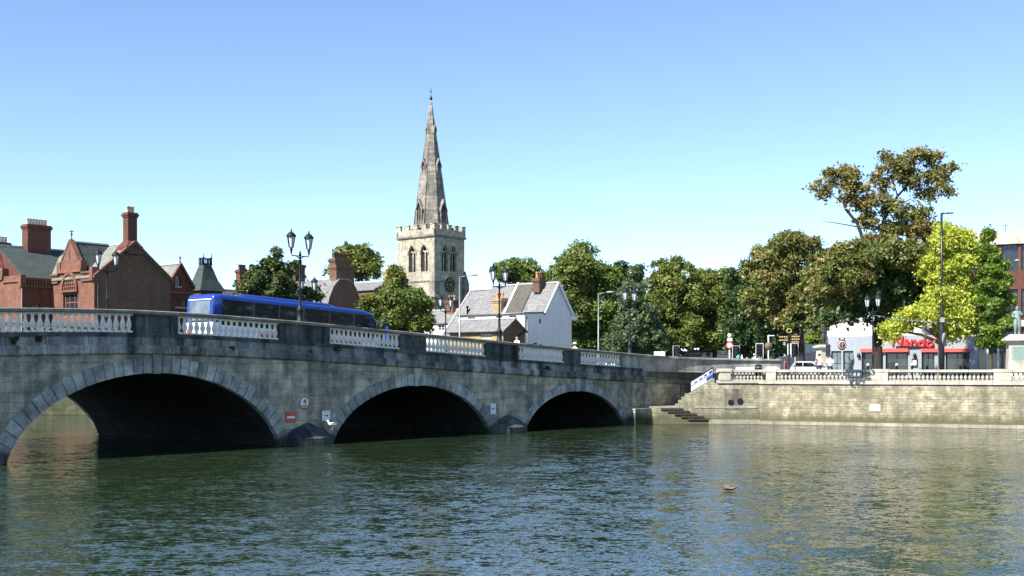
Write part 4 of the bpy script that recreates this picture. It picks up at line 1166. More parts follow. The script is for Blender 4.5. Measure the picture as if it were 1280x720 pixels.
# low white houses below the church
p = place(566, 150.0)
lw = thing('terraced_house', 'low white terraced house with slate roof and one orange chimney below the church tower', 'house', (p[0], p[1], GZ), ANG)
L = along(p, DIR, 586); D_ = along(p, LEFT, 522)
q_ = lambda y, Y=151.0: ZA(y, Y) - GZ
ze_, zr_ = q_(403), q_(388)
wo = [(2.0, 1.2, q_(413), q_(406.5), q_(406.5)), (6.5, 1.2, q_(414), q_(407.5), q_(407.5))]
mb = MB(); pierced(mb, L, 0, gable_top(0, L, ze_, zr_), [], fY(0), .2, 0, (L / 2,)); pierced(mb, D_, 0, lambda u: ze_, wo, fX(0), .2); mb.poly([(L, 0, 0), (L, D_, 0), (L, D_, ze_), (L, 0, ze_)]); mb.build('wall', M['render'], lw)
for o in wo: window(lw, o, fX(0), M['wframe'], M['glass'], .08, (2, 2), .08)
roof_y(lw, 0, L, 0, D_, ze_, zr_, M['slate_y'], .2, .12)
chimney(lw, L / 2, 1.5, 1.1, 1.4, zr_ - .6, q_(375), M['brownbrick'], 3, M['pot'], 'y')
# ------------------------------------------------------------------ right bank: restaurant and office block
QANG = math.atan2(QD.y, QD.x)
QB2 = Vector((-QD.y, QD.x))                               # away from the river
p = place(1070, 101.0)
rs = thing('restaurant', 'single storey pale grey restaurant with red fascia bands and big red lettering behind the trees', 'restaurant', (p[0], p[1], GZ), QANG)
L = along(p, QD, 1222)
def rx(x): return along(p, QD, x)
def rz(x, y): 
    q = Vector(p) + QD * rx(x); return ZA(y, q.y) - GZ
grey = plain('pale_grey_paint', (.26, .295, .33), .6, var=.06)
dgrey = plain('charcoal_frame', (.03, .035, .04), .4)
HT_ = rz(1100, 421)
ops = []
for a, c in ((1077, 1104), (1107, 1135), (1152, 1168), (1182, 1212)):
    u0, u1 = rx(a), rx(c); ops.append(((u0 + u1) / 2, u1 - u0, .12, rz(a, 440.5), rz(a, 440.5)))
mb = MB(); pierced(mb, L, 0, lambda u: HT_, ops, fY(0), .35)
mb.poly([(0, .0, HT_), (L, 0, HT_), (L, 9, HT_), (0, 9, HT_)]); mb.poly([(L, 0, 0), (L, 9, 0), (L, 9, HT_), (L, 0, HT_)])
fl = along(p, Vector((-.86, -.1)).normalized(), 1040)       # the angled bay at the left end
CL = (rx(1070), 0)
mb.build('front_wall', grey, rs)
for o in ops: window(rs, o, fY(0), dgrey, M['glass'], .22, (2, 1), .12)
bay = Vector((-.98, .20)).normalized(); bl = 2.15
mb = MB(); bo = [(.95, .78, .12, HT_ - 1.35, HT_ - 1.35), (1.8, .0001, 0.1, .2, .2)]
Lb = 2.7
fb = lambda u, d, z: (-Lb * .9 + u * .9 + d * .3, .95 - u * .35 + d * .9, z)
bo = [(.78, 1.0, .15, HT_ - 1.15, HT_ - 1.15), (1.95, 1.0, .15, HT_ - 1.15, HT_ - 1.15)]
pierced(mb, Lb, 0, lambda u: HT_, bo, fb, .25); mb.poly([(-Lb * .9, .95, HT_), (0, 0, HT_), (0, 8, HT_), (-Lb * .9, 8, HT_)]); mb.poly([(-Lb * .9, .95, 0), (-Lb * .9, 8, 0), (-Lb * .9, 8, HT_), (-Lb * .9, .95, HT_)])
mb.build('bay_wall', grey, rs)
for o in bo: window(rs, o, fb, dgrey, M['paleglass'], .15, (2, 2), .1)
mb = MB(); mb.box(-Lb * .9 + .1, L + .1, .9, 9, HT_ + .002, HT_ + .12); mb.build('flat_roof', M['concrete'], rs)
for a, c in ((1076, 1135.5), (1151.5, 1213)):
    mb = MB(); mb.box(rx(a), rx(c), -.28, -.003, rz(a, 440.2), rz(a, 436.0)); mb.build('red_fascia', plain('coral_fascia', (.62, .09, .07), .5, var=.05), rs)
def text(name, body, size, mat, parent, loc, rot, ext=.03, shear=0.0, bold=0.0, align='CENTER'):
    cu = bpy.data.curves.new(name, 'FONT'); cu.body = body; cu.size = size; cu.extrude = ext; cu.shear = shear; cu.offset = bold
    cu.align_x = align; cu.align_y = 'CENTER'
    o = bpy.data.objects.new(name, cu); COL.objects.link(o); o.parent = parent; o.location = loc; o.rotation_euler = rot
    cu.materials.append(mat)
    dg = bpy.context.evaluated_depsgraph_get(); dg.update()
    me = bpy.data.meshes.new_from_object(o.evaluated_get(dg)); bpy.data.objects.remove(o, do_unlink=True)
    me.materials.clear(); me.materials.append(mat)
    return link(name, me, parent, loc, rot)
sgn = text('lettering', "Nando's", 1.22, M['redsign'], rs, ((rx(1126) + rx(1166)) / 2, -.16, rz(1145, 427.5)), (PI / 2, R(3), 0), .025, .1, .018)
mb = MB(); mb.bar((rx(1120), -.08, rz(1120, 434.4)), (rx(1168), -.08, rz(1168, 433.0)), .06, .22); mb.build('sign_rail', M['black'], rs)
mb = MB(); mb.box(rx(1140), rx(1147), -.1, -.003, rz(1143, 458.5), rz(1143, 448)); mb.build('menu_case', dgrey, rs)
mb = MB(); mb.box(rx(1141), rx(1145.6), -.12, -.101, rz(1143, 456.5), rz(1143, 450.5)); mb.build('menu_sheet', M['white'], rs)
for x in (1143.5, 1073.5):
    mb = MB(); mb.lathe([(.05, 0), (.13, .08), (.13, .34), (.03, .42)], 8, (rx(x), -.16, rz(x, 447.5))); mb.build('wall_light', M['black'], rs)
# hanging round sign on the bay
hp = Vector((p[0], p[1])) + QD * (-1.25) + QB2 * .35
sg = thing('hanging_sign', 'oval dark red hanging sign with pale emblem on a bracket on the grey corner bay', 'sign', (PX(1052.5, 100.2), 100.2, 0), 0)
mb = MB(); mb.lathe([(.01, -.04), (.36, -.04), (.36, .04), (.01, .04)], 20, (0, 0, 0), axis='y'); o = mb.build('board', plain('maroon', (.13, .03, .03), .5), sg, (0, 0, ZA(431, 100))); o.scale = (1, 1, 1.25)
mb = MB(); mb.lathe([(.27, -.05), (.31, -.05), (.31, -.044), (.27, -.044)], 20, (0, 0, 0), axis='y', cap=False); mb.bar((0, -.047, -.2), (.05, -.047, .17), .1, .006); mb.bar((-.13, -.047, .0), (.1, -.047, .08), .07, .006); mb.build('emblem', M['white'], sg, (0, 0, ZA(431, 100)))
mb = MB(); mb.bar((-.2, 0, ZA(425.5, 100)), (.2, 0, ZA(425.5, 100)), .05); mb.bar((-.2, 0, ZA(425, 100)), (-.2, 0, ZA(422.5, 100)), .12, .08); mb.bar((.2, 0, ZA(425, 100)), (.2, 0, ZA(422.5, 100)), .12, .08); mb.bar((0, .02, ZA(426.5, 100)), (0, .6, ZA(426.5, 100)), .05); mb.build('bracket', M['black'], sg)
# white upper block behind
p2 = place(1037, 107.5)
ub = thing('white_block', 'tall plain white building block rising behind the restaurant', 'building', (p2[0], p2[1], GZ), QANG)
Lu = along(p2, QD, 1152); zt_ = ZA(402, 107) - GZ
mb = MB(); mb.box(0, Lu, 0, 8, 0, zt_); mb.build('wall', M['render'], ub)
mb = MB(); mb.box(-.1, Lu + .1, -.1, 8.1, zt_ + .002, zt_ + .2); mb.build('coping', M['paleston'], ub)
mb = MB(); mb.box(.9, 3.2, -.05, -.002, zt_ - 1.2, zt_ - .5); mb.build('faded_panel', plain('faded_pink_paint', (.62, .38, .36), .8, var=.15), ub)
# office block on the right
p3 = place(1150, 116.0)
ob = thing('office_block', 'flat-roofed four storey office block with red brick bands and wide dark windows', 'office block', (p3[0], p3[1], GZ), QANG)
Lo = along(p3, QD, 1330)
def oz(y): return ZA(y, 112.0) - GZ
xs0 = along(p3, QD, 1203)
rows = [(oz(338), oz(304)), (oz(398), oz(361)), (oz(436), oz(410))]
ops = []
nw = 7
for zs_, zt2 in rows:
    for k in range(nw):
        wv = (Lo - .8) / nw; ops.append((.4 + wv * (k + .5), wv - .28, zs_, zt2, zt2))
ztop_ = oz(292)
mb = MB(); pierced(mb, Lo, 0, lambda u: ztop_ - .9, ops, fY(0), .4)
mb.poly([(0, 0, 0), (0, 14, 0), (0, 14, ztop_), (0, 0, ztop_)]); mb.poly([(0, 0, ztop_), (Lo, 0, ztop_), (Lo, 14, ztop_), (0, 14, ztop_)])
mb.build('wall', M['redbrick'], ob)
mb = MB(); mb.box(-.1, Lo, -.25, .5, ztop_ - .9, ztop_ + .25); mb.box(-.05, Lo, -.06, .3, oz(304) + .002, ztop_ - .902); mb.build('concrete_fascia', M['paleston'], ob)
mb = MB(); mb.box(-.05, Lo, -.12, .3, oz(410) + .15, oz(398) - .15); mb.build('concrete_band', M['paleston'], ob)
for o in ops: window(ob, o, fY(0), dgrey, M['glass'], .25, (3, 2), .1)
mb = MB(); mb.tube([(Lo * .6, 3, ztop_), (Lo * .6, 3, ztop_ + 1.3)], .03, 6); mb.tube([(Lo * .62, 3, ztop_ + 1.2), (Lo * .57, 3, ztop_ + 1.2)], .02, 5); mb.build('aerial', M['iron'], ob)
# ground-floor glass on the right of the restaurant
p4 = place(1222, 98.5)
sf = thing('glazed_shopfront', 'dark glazed shopfront with white posts between the bushy green tree and the statue', 'shopfront', (p4[0], p4[1], GZ), QANG)
Ls = along(p4, QD, 1300); hs_ = ZA(432, 98) - GZ
mb = MB(); mb.box(0, Ls, -.05, .3, hs_, hs_ + .7); mb.build('fascia', M['white'], sf)
mb = MB(); mb.box(0, Ls, .1, .16, .1, hs_ - .002); mb.build('pane', M['glass'], sf)
mb = MB()
for k in range(7): mb.box(k * Ls / 6 - .08, k * Ls / 6 + .08, -.02, .098, 0, hs_ - .003)
mb.build('post', M['wframe'], sf)

# far white house and hoardings seen past the traffic lights
p5 = place(996, 175.0)
fh = thing('distant_house', 'small pale house far off in the gap between the chestnut and the lime tree', 'house', (p5[0], p5[1], GZ), 0.0)
mb = MB(); mb.box(0, 4.6, 0, 6, 0, 4.6); mb.build('wall', M['render'], fh)
roof_x(fh, 0, 4.6, 0, 6, 4.6, 6.6, M['browntile']); 
for k in (0, 1): window(fh, (1.3 + 2 * k, .9, 2.6, 3.8, 3.8), fY(0), M['wframe'], M['glass'], -.05, (2, 2), .08)
chimney(fh, 2.3, 3, .8, .7, 6.0, 8.0, M['brownbrick'], 2)
ho = thing('site_hoarding', 'blue-grey site hoarding of flat boards behind the traffic lights', 'hoarding', (PX(994, 128), 128, GZ), 0.0)
mb = MB(); w = PX(1020, 128) - PX(994, 128); n = 4
for k in range(n): mb.box(w * k / n + .01, w * (k + 1) / n - .01, 0, .06, 0, ZA(430.5, 128) - GZ)
mb.build('board', plain('blue_grey_board', (.06, .09, .125), .7), ho)
mb = MB()
for k in range(n + 1): mb.box(w * k / n - .05, w * k / n + .05, .061, .2, 0, ZA(430, 128) - GZ)
mb.build('post', M['steel'], ho)
pw = thing('pale_wall', 'long pale pinkish rendered wall behind the silver car', 'wall', (PX(966, 118), 118, GZ), 0.0)
w = PX(1022, 118) - PX(966, 118); 
mb = MB(); mb.extrude([(0, 0), (w, 0), (w, ZA(440, 118) - GZ), (w * .45, ZA(443, 118) - GZ), (0, ZA(450, 118) - GZ)], 0, .25); mb.build('panel', plain('pale_pink_render', (.66, .56, .54), .8, var=.05), pw)
mb = MB(); mb.bar((0, .12, ZA(450, 118) - GZ + .03), (w * .45, .12, ZA(443, 118) - GZ + .03), .35, .08); mb.bar((w * .45, .12, ZA(443, 118) - GZ + .03), (w, .12, ZA(440, 118) - GZ + .03), .35, .08); mb.build('coping', M['white'], pw)

# ------------------------------------------------------------------ trees
LEAF = {
 'yew': leafy('yew_foliage', [(0, (.022, .042, .012)), (.5, (.065, .10, .024)), (1, (.15, .165, .045))], .5, .2),
 'green': leafy('green_foliage', [(0, (.04, .085, .015)), (.5, (.115, .195, .032)), (1, (.27, .30, .06))], .35, .38),
 'light': leafy('light_green_foliage', [(0, (.05, .085, .017)), (.5, (.14, .18, .032)), (1, (.27, .27, .065))], .4),
 'olive': leafy('olive_foliage', [(0, (.045, .085, .018)), (.5, (.15, .205, .036)), (1, (.35, .33, .075))], .3, .38),
 'silver': leafy('blue_green_foliage', [(0, (.035, .07, .03)), (.5, (.09, .14, .06)), (1, (.21, .25, .14))], .5),
 'dark': leafy('dark_foliage', [(0, (.012, .026, .01)), (.6, (.03, .052, .017)), (1, (.06, .08, .025))], .4, .15),
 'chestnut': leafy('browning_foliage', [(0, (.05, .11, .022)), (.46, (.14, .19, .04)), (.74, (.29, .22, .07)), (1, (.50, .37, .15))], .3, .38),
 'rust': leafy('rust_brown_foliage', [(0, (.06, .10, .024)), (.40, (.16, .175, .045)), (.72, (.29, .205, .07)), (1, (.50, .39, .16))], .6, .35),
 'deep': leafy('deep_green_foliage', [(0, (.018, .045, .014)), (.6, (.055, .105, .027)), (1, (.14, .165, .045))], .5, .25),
 'lime': leafy('lime_yellow_foliage', [(0, (.14, .25, .03)), (.3, (.39, .47, .055)), (.7, (.58, .61, .09)), (1, (.76, .75, .19))], .5, .42, .75),
 'maple': leafy('fresh_green_foliage', [(0, (.06, .14, .016)), (.6, (.17, .27, .03)), (1, (.36, .40, .07))], .5, .4),
}
def leaf_cloud(lobes, Y, nleaf, size, clump, seed, flat=.75, shell=.55, updir=.5):
    """leaf-sized faces on the boughs of several lobes given as (x, y, rx, ry[, dY[, share]]): lobe > bough > spray > leaf"""
    g = np.random.default_rng(seed)
    W = []; cen = []
    for lb in lobes:
        x, y, rx_, ry_ = lb[:4]; dY = lb[4] if len(lb) > 4 else 0.0; sh = lb[5] if len(lb) > 5 else 1.0
        yy = Y + dY; s = yy / F
        c = np.array([PX(x, yy), yy, ZA(y, yy)]); r = np.array([rx_ * s, (rx_ + ry_) * .5 * s * .95, ry_ * s])
        cen.append((c, r)); W.append((r[0] * r[2]) ** .85 * sh)
    W = np.array(W); W /= W.sum()
    def unit(a): return a / np.maximum(np.linalg.norm(a, axis=1)[:, None], 1e-6)
    V = []
    for (c, r), w in zip(cen, W):
        nl = max(60, int(nleaf * w))
        rm = float(np.mean(r))
        nb_ = int(min(46, max(9, 9 + rm * 7)))
        d = unit(g.normal(size=(nb_, 3))); rad = shell * .75 + (1.05 - shell * .75) * g.random(nb_) ** .8
        bc = c + d * r * rad[:, None]
        br = rm * (.17 + .26 * g.random(nb_)) * (1.25 - .45 * rad)
        bw_ = br ** 1.6; bw_ /= bw_.sum()
        kb = g.choice(nb_, size=max(8, nl // 14), p=bw_)                # sprays
        ns = len(kb)
        sd = unit(g.normal(size=(ns, 3)) + np.array([0, 0, .25]))
        srad = (.35 + .75 * g.random(ns) ** .6)
        sp = bc[kb] + sd * (br[kb] * srad)[:, None] * np.array([1.2, 1.2, flat])
        sn = unit(sd * .8 + np.array([0, 0, .55]) + g.normal(size=(ns, 3)) * .35)
        k = g.integers(0, ns, nl)
        off = g.normal(size=(nl, 3)) * clump * .36
        off -= sn[k] * (np.sum(off * sn[k], axis=1) * .65)[:, None]      # sprays are flattish
        pos = sp[k] + off
        nrm = unit(sn[k] + g.normal(size=(nl, 3)) * .55)
        t = unit(np.cross(nrm, g.normal(size=(nl, 3)))); bt = np.cross(nrm, t)
        ls = size * np.clip(np.exp(g.normal(0, .42, nl)), .4, 2.1)[:, None]
        q = np.stack([pos - t * ls * .62, pos + bt * ls * .36 - nrm * ls * .08, pos + t * ls * .62, pos - bt * ls * .36 - nrm * ls * .08], axis=1)
        V.append(q.reshape(-1, 3))
    return np.concatenate(V), cen
def mesh_quads(name, V, mat, parent, loc):
    n = len(V) // 4
    V = V - np.array(loc)
    me = bpy.data.meshes.new(name)
    me.vertices.add(len(V)); me.vertices.foreach_set('co', V.astype(np.float32).ravel())
    me.loops.add(n * 4); me.loops.foreach_set('vertex_index', np.arange(n * 4, dtype=np.int32))
    me.polygons.add(n); me.polygons.foreach_set('loop_start', np.arange(0, n * 4, 4, dtype=np.int32))
    try: me.polygons.foreach_set('loop_total', np.full(n, 4, dtype=np.int32))
    except Exception: pass
    me.materials.append(mat); me.update(calc_edges=True); me.validate()
    return link(name, me, parent)
def tree(name, label, base, Y, lobes, leaf, nleaf, size=.34, clump=.75, bark='bark', tr=.25, seed=1, group=None, flat=.75, shell=.55, limbs=True, fork=.45, extra=(), cat='tree', more=(), lk=1.0):
    bx_, by_ = base
    loc = Vector((PX(bx_, Y), Y, GZ - .05))
    t = thing(name, label, cat, loc, 0, group)
    nleaf = int(nleaf * 2.9); size *= .59
    V, cen = leaf_cloud(lobes, Y, nleaf, size, clump, seed, flat, shell)
    mesh_quads('crown', V, LEAF[leaf], t, loc)
    for lf, lb, nl in more:
        V2, c2 = leaf_cloud(lb, Y, int(nl * 2.9), size, clump, seed + 50, flat, shell); cen += c2
        mesh_quads('crown', V2, LEAF[lf], t, loc)
    rr = random.Random(seed)
    top = max(c[2] for c, r in cen); mx = sum(c[0] for c, r in cen) / len(cen)
    zf = (top - loc.z) * fork
    mb = MB()
    fk = Vector(((mx - loc.x) * .3, rr.uniform(-.3, .3), zf))
    mb.tube([(0, 0, -.3), (0, 0, .0), (fk.x * .1, 0, zf * .12), (fk.x * .4 + rr.uniform(-.12, .12), 0, zf * .5), fk], [tr * 1.5, tr * 1.35, tr, tr * .85, tr * .68], 10)
    if limbs:
        for c, r in cen:
            e = Vector(c) - loc
            st = fk * rr.uniform(.7, 1.0)
            m1 = st + (e - st) * .4 + Vector((rr.uniform(-.3, .3), rr.uniform(-.3, .3), abs(rr.uniform(.1, .5))))
            m2 = st + (e - st) * .75 + Vector((rr.uniform(-.3, .3), rr.uniform(-.3, .3), rr.uniform(-.1, .3)))
            k = tr * rr.uniform(.4, .58) * lk
            if abs(c[1] - Y) > 5: continue
            mb.tube([st, m1, m2, e], [k, k * .75, k * .5, k * .3], 7)
            for q in range(5):
                dv = Vector((rr.uniform(-1, 1) * r[0], rr.uniform(-1, 1) * r[1], rr.uniform(-.35, .95) * r[2])) * .85
                s0 = m2 + (e - m2) * rr.random()
                mb.tube([s0, s0 + dv * .5 + Vector((0, 0, .2)), s0 + dv], [k * .32, k * .22, k * .08], 5)
    for pts, rad in extra:
        mb.tube([P(x, y, Y) - loc for x, y in pts], list(np.linspace(rad[0], rad[1], len(pts))), 7)
    mb.build('trunk', M[bark], t)
    return t
gT = 'trees beyond the bridge'
tree('yew_tree', 'dark shaggy yew tree with a spiky top behind the blue coach', (338, 400), 112, [(336, 352, 30, 26), (312, 365, 18, 16), (358, 350, 20, 22, 2), (342, 325, 12, 14), (338, 375, 40, 16), (385, 368, 16, 12, 3)], 'yew', 9000, .34, .6, seed=3, group=gT, shell=.6, extra=[([(340, 360), (330, 335), (318, 324)], (.07, .02))])
tree('broad_tree', 'broad green tree rising behind the double chimney', (440, 420), 165, [(432, 335, 20, 24), (455, 335, 18, 20), (444, 318, 18, 13), (466, 332, 12, 14)], 'light', 6500, .42, .9, seed=4, group=gT)
tree('riverside_tree', 'bushy light green tree in front of the church at the far side of the bridge', (496, 430), 104, [(500, 365, 22, 26), (480, 385, 26, 26), (516, 388, 22, 24), (497, 350, 13, 12), (462, 395, 16, 18), (505, 405, 34, 14), (528, 400, 12, 12)], 'light', 14000, .30, .6, seed=5, group=gT, shell=.6, more=[('green', [(478, 400, 22, 18), (512, 380, 20, 26)], 3500)])
tree('background_tree', 'grey-green tree showing above the slate roof between church and white house', (650, 420), 185, [(640, 342, 18, 17), (662, 343, 17, 17), (650, 334, 18, 10), (626, 340, 9, 12), (678, 350, 10, 10)], 'green', 6500, .42, .95, seed=6, group=gT)
tree('horse_chestnut', 'tall rounded green tree standing immediately right of the white gable', (733, 440), 160, [(725, 330, 26, 24), (748, 345, 24, 28), (712, 360, 24, 32), (735, 385, 34, 32), (728, 315, 16, 12), (752, 400, 26, 32), (716, 405, 22, 26), (735, 425, 34, 16)], 'green', 20000, .40, .95, seed=7, group=gT, shell=.6, tr=.42, more=[('light', [(722, 340, 26, 30, -2), (716, 385, 18, 26, -3)], 5000)])
tree('cedar_tree', 'very dark spiky evergreen between the tall round tree and the grey-green conifer', (772, 440), 175, [(770, 345, 16, 16), (764, 370, 18, 28), (782, 375, 18, 32), (768, 412, 26, 30), (778, 334, 8, 8)], 'dark', 8000, .4, .8, 'darkbark', seed=8, group=gT, shell=.6)
tree('holly_tree', 'grey-green conical tree with drooping sprays beside the bridge lamp', (795, 445), 128, [(795, 350, 13, 16), (790, 372, 20, 20), (800, 398, 26, 24), (785, 420, 26, 22), (812, 425, 24, 20), (772, 430, 16, 14), (797, 340, 7, 8)], 'silver', 16000, .30, .6, seed=9, group=gT, shell=.65)
tree('lime_avenue_tree', 'tall olive-green tree with two tufted tops right of the grey-green conifer', (838, 445), 150, [(828, 338, 15, 16), (850, 340, 16, 17), (838, 362, 28, 22), (826, 385, 22, 24), (855, 382, 26, 28), (872, 362, 16, 22, 3), (840, 410, 34, 26), (822, 425, 20, 18)], 'olive', 16000, .38, .85, seed=10, group=gT, shell=.6, tr=.35, more=[('green', [(845, 395, 34, 34, 2)], 4500)])
tree('field_maple', 'yellowish olive tree in the middle of the dark tree mass', (893, 445), 152, [(878, 350, 18, 16), (905, 350, 20, 16), (888, 372, 30, 22), (870, 395, 24, 24), (906, 392, 28, 28), (888, 420, 36, 22), (922, 362, 16, 20, 3)], 'olive', 15000, .38, .85, seed=12, group=gT, shell=.6, tr=.35, more=[('deep', [(892, 405, 38, 32, 2)], 5000)])
tree('shaded_tree', 'dark green tree under the left edge of the browning chestnut', (930, 445), 148, [(925, 355, 18, 18), (932, 380, 26, 24), (920, 410, 26, 24), (946, 405, 24, 26), (932, 428, 34, 14)], 'deep', 11000, .38, .8, seed=13, group=gT, shell=.6)
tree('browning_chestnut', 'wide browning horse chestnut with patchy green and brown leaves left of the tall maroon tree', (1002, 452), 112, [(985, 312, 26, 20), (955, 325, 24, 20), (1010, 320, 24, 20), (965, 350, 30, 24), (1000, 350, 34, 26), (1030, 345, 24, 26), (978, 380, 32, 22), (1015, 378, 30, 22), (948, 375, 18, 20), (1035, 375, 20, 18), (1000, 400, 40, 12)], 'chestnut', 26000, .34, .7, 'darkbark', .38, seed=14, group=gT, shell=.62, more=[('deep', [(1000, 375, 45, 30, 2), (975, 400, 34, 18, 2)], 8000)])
tree('small_lime', 'small fresh green tree in the gap beside the dark monument', (1022, 450), 135, [(1020, 412, 12, 14), (1028, 405, 10, 10), (1016, 425, 12, 10)], 'maple', 2600, .3, .5, seed=15, group=gT)
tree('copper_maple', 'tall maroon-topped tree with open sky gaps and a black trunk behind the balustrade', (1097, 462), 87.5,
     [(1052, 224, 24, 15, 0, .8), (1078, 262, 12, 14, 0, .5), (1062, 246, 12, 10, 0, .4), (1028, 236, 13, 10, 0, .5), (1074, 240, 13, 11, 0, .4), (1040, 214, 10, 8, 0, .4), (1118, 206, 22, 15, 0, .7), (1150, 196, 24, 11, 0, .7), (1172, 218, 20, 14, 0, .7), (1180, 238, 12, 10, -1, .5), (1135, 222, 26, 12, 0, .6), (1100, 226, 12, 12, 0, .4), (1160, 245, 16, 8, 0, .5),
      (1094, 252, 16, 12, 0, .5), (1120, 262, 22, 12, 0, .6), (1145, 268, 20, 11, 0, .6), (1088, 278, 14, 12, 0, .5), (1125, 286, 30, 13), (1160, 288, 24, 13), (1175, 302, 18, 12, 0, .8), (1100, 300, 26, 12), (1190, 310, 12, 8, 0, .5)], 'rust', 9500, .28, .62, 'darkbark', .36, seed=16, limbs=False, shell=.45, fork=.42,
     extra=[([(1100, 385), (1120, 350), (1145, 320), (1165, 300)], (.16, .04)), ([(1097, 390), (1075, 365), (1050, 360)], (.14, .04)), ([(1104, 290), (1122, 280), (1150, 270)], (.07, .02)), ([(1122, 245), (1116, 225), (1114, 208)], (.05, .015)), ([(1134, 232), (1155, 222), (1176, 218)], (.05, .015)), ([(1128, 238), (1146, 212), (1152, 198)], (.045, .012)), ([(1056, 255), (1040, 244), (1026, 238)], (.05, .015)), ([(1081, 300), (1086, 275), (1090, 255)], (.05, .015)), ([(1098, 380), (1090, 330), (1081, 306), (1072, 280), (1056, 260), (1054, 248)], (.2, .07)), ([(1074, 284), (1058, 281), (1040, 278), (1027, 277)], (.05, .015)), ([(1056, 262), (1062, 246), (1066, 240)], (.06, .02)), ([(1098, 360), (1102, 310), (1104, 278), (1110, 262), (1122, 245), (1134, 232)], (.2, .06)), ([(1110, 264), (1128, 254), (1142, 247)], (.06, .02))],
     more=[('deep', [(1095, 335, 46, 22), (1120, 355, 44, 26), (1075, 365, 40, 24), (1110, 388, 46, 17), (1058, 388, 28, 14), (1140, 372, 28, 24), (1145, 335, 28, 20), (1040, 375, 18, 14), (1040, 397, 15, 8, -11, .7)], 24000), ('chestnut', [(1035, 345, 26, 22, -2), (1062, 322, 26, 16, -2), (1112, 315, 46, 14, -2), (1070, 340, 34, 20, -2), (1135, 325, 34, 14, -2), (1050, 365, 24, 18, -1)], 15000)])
tree('golden_robinia', 'bright lime-yellow tree in front of the restaurant', (1176, 462), 84.3,
     [(1185, 300, 24, 20), (1198, 318, 20, 24), (1180, 340, 26, 22), (1199, 358, 24, 26), (1178, 378, 26, 22), (1196, 395, 25, 18), (1155, 395, 26, 11), (1128, 402, 18, 9), (1114, 414, 13, 11), (1195, 412, 24, 10)], 'lime', 26000, .24, .75, 'palebark', .26, seed=17, shell=.5, fork=.35)
tree('hornbeam', 'slim green conical tree between the lime-yellow tree and the statue', (1238, 462), 83.5,
     [(1233, 296, 5, 12), (1234, 318, 11, 13), (1238, 340, 17, 13), (1252, 332, 9, 5), (1236, 360, 21, 12), (1256, 352, 10, 6), (1238, 384, 23, 12), (1260, 376, 10, 6), (1222, 372, 10, 8), (1240, 406, 24, 10), (1258, 400, 9, 6), (1236, 426, 20, 8)], 'maple', 20000, .22, .42, seed=18, shell=.45, tr=.14, fork=.8, limbs=True, more=[('green', [(1238, 385, 20, 40)], 4000)])
# far-off wood closing the view behind the named trees: one mass
V = []
for k in range(16):
    x = 585 + k * 26 + rng.uniform(-6, 6); yt = rng.uniform(372, 398) if x < 790 else rng.uniform(340, 356)
    v, _ = leaf_cloud([(x, (yt + 455) / 2, 24, (455 - yt) / 2 + 4)], 235 + rng.uniform(-8, 8), 3200, .7, 1.3, 100 + k, .8, .4)
    V.append(v)
wood = mesh_quads('woodland', np.concatenate(V), LEAF['deep'], None, (0, 0, 0))
tag(wood, 'far-off dark wood behind the named trees', 'woodland', None, 'stuff')
# bushes on the embankment seen through the arch
for k, (x, y, Y, r_, lab) in enumerate(((66, 507, 101, 9, 'small round bush on the far embankment seen through the largest arch'), (25, 503, 103, 15, 'spreading low bush on the embankment left of the small round one'), (92, 503, 100.5, 13, 'tall bush on the embankment right of the small round one'))):
    loc = Vector((PX(x, Y), Y, 1.2)); t = thing('embankment_bush', lab, 'bush', loc, 0, 'bushes on the far embankment')
    V, _ = leaf_cloud([(x, y - 4, r_, r_ * .8)], Y, 900, .26, .4, 60 + k); mesh_quads('foliage', V, LEAF['light'], t, loc)
    mb = MB()
    for q in range(5): mb.tube([(0, 0, -.1), (random.uniform(-.4, .4), random.uniform(-.3, .3), .7)], [.03, .012], 5)
    mb.build('stem', M['bark'], t)

# weeds rooted in the bridge's string course
for k, (x, y, r_, lab) in enumerate(((17, 425, 5, 'dark weed tuft below the leftmost balusters of the bridge'), (48, 423, 4, 'small dark weed tuft a little right of the leftmost one on the bridge'), (287, 437, 5, 'dark weed tuft on the bridge ledge below the lamp and coach'), (420, 437, 6, 'drooping weed clump on the bridge below the third balustrade bay'), (683, 460, 5, 'weed clump on the bridge ledge above the smallest arch'))):
    t = T_of(x); q = bw(t, -.13, 0); Yq = q.y; q.z = ZA(y, Yq)
    w = thing('wall_weed', lab, 'weed', q, ANG, 'weeds on the bridge ledges')
    V, _ = leaf_cloud([(x, y, r_, r_ * .55)], Yq, 260, .09, .14, 300 + k); 
    me_loc = np.array(q); ca, sa = math.cos(-ANG), math.sin(-ANG); W = V - me_loc; W[:, 1] *= .5
    V = np.stack([W[:, 0] * ca - W[:, 1] * sa, W[:, 0] * sa + W[:, 1] * ca, W[:, 2]], axis=1)
    mesh_quads('foliage', V, LEAF['dark'], w, (0, 0, 0))
    mb = MB()
    for s in range(4): mb.tube([(0, .12, 0), (random.uniform(-.12, .12), -.02, random.uniform(.0, .12))], [.012, .005], 4)
    mb.build('stem', M['bark'], w)
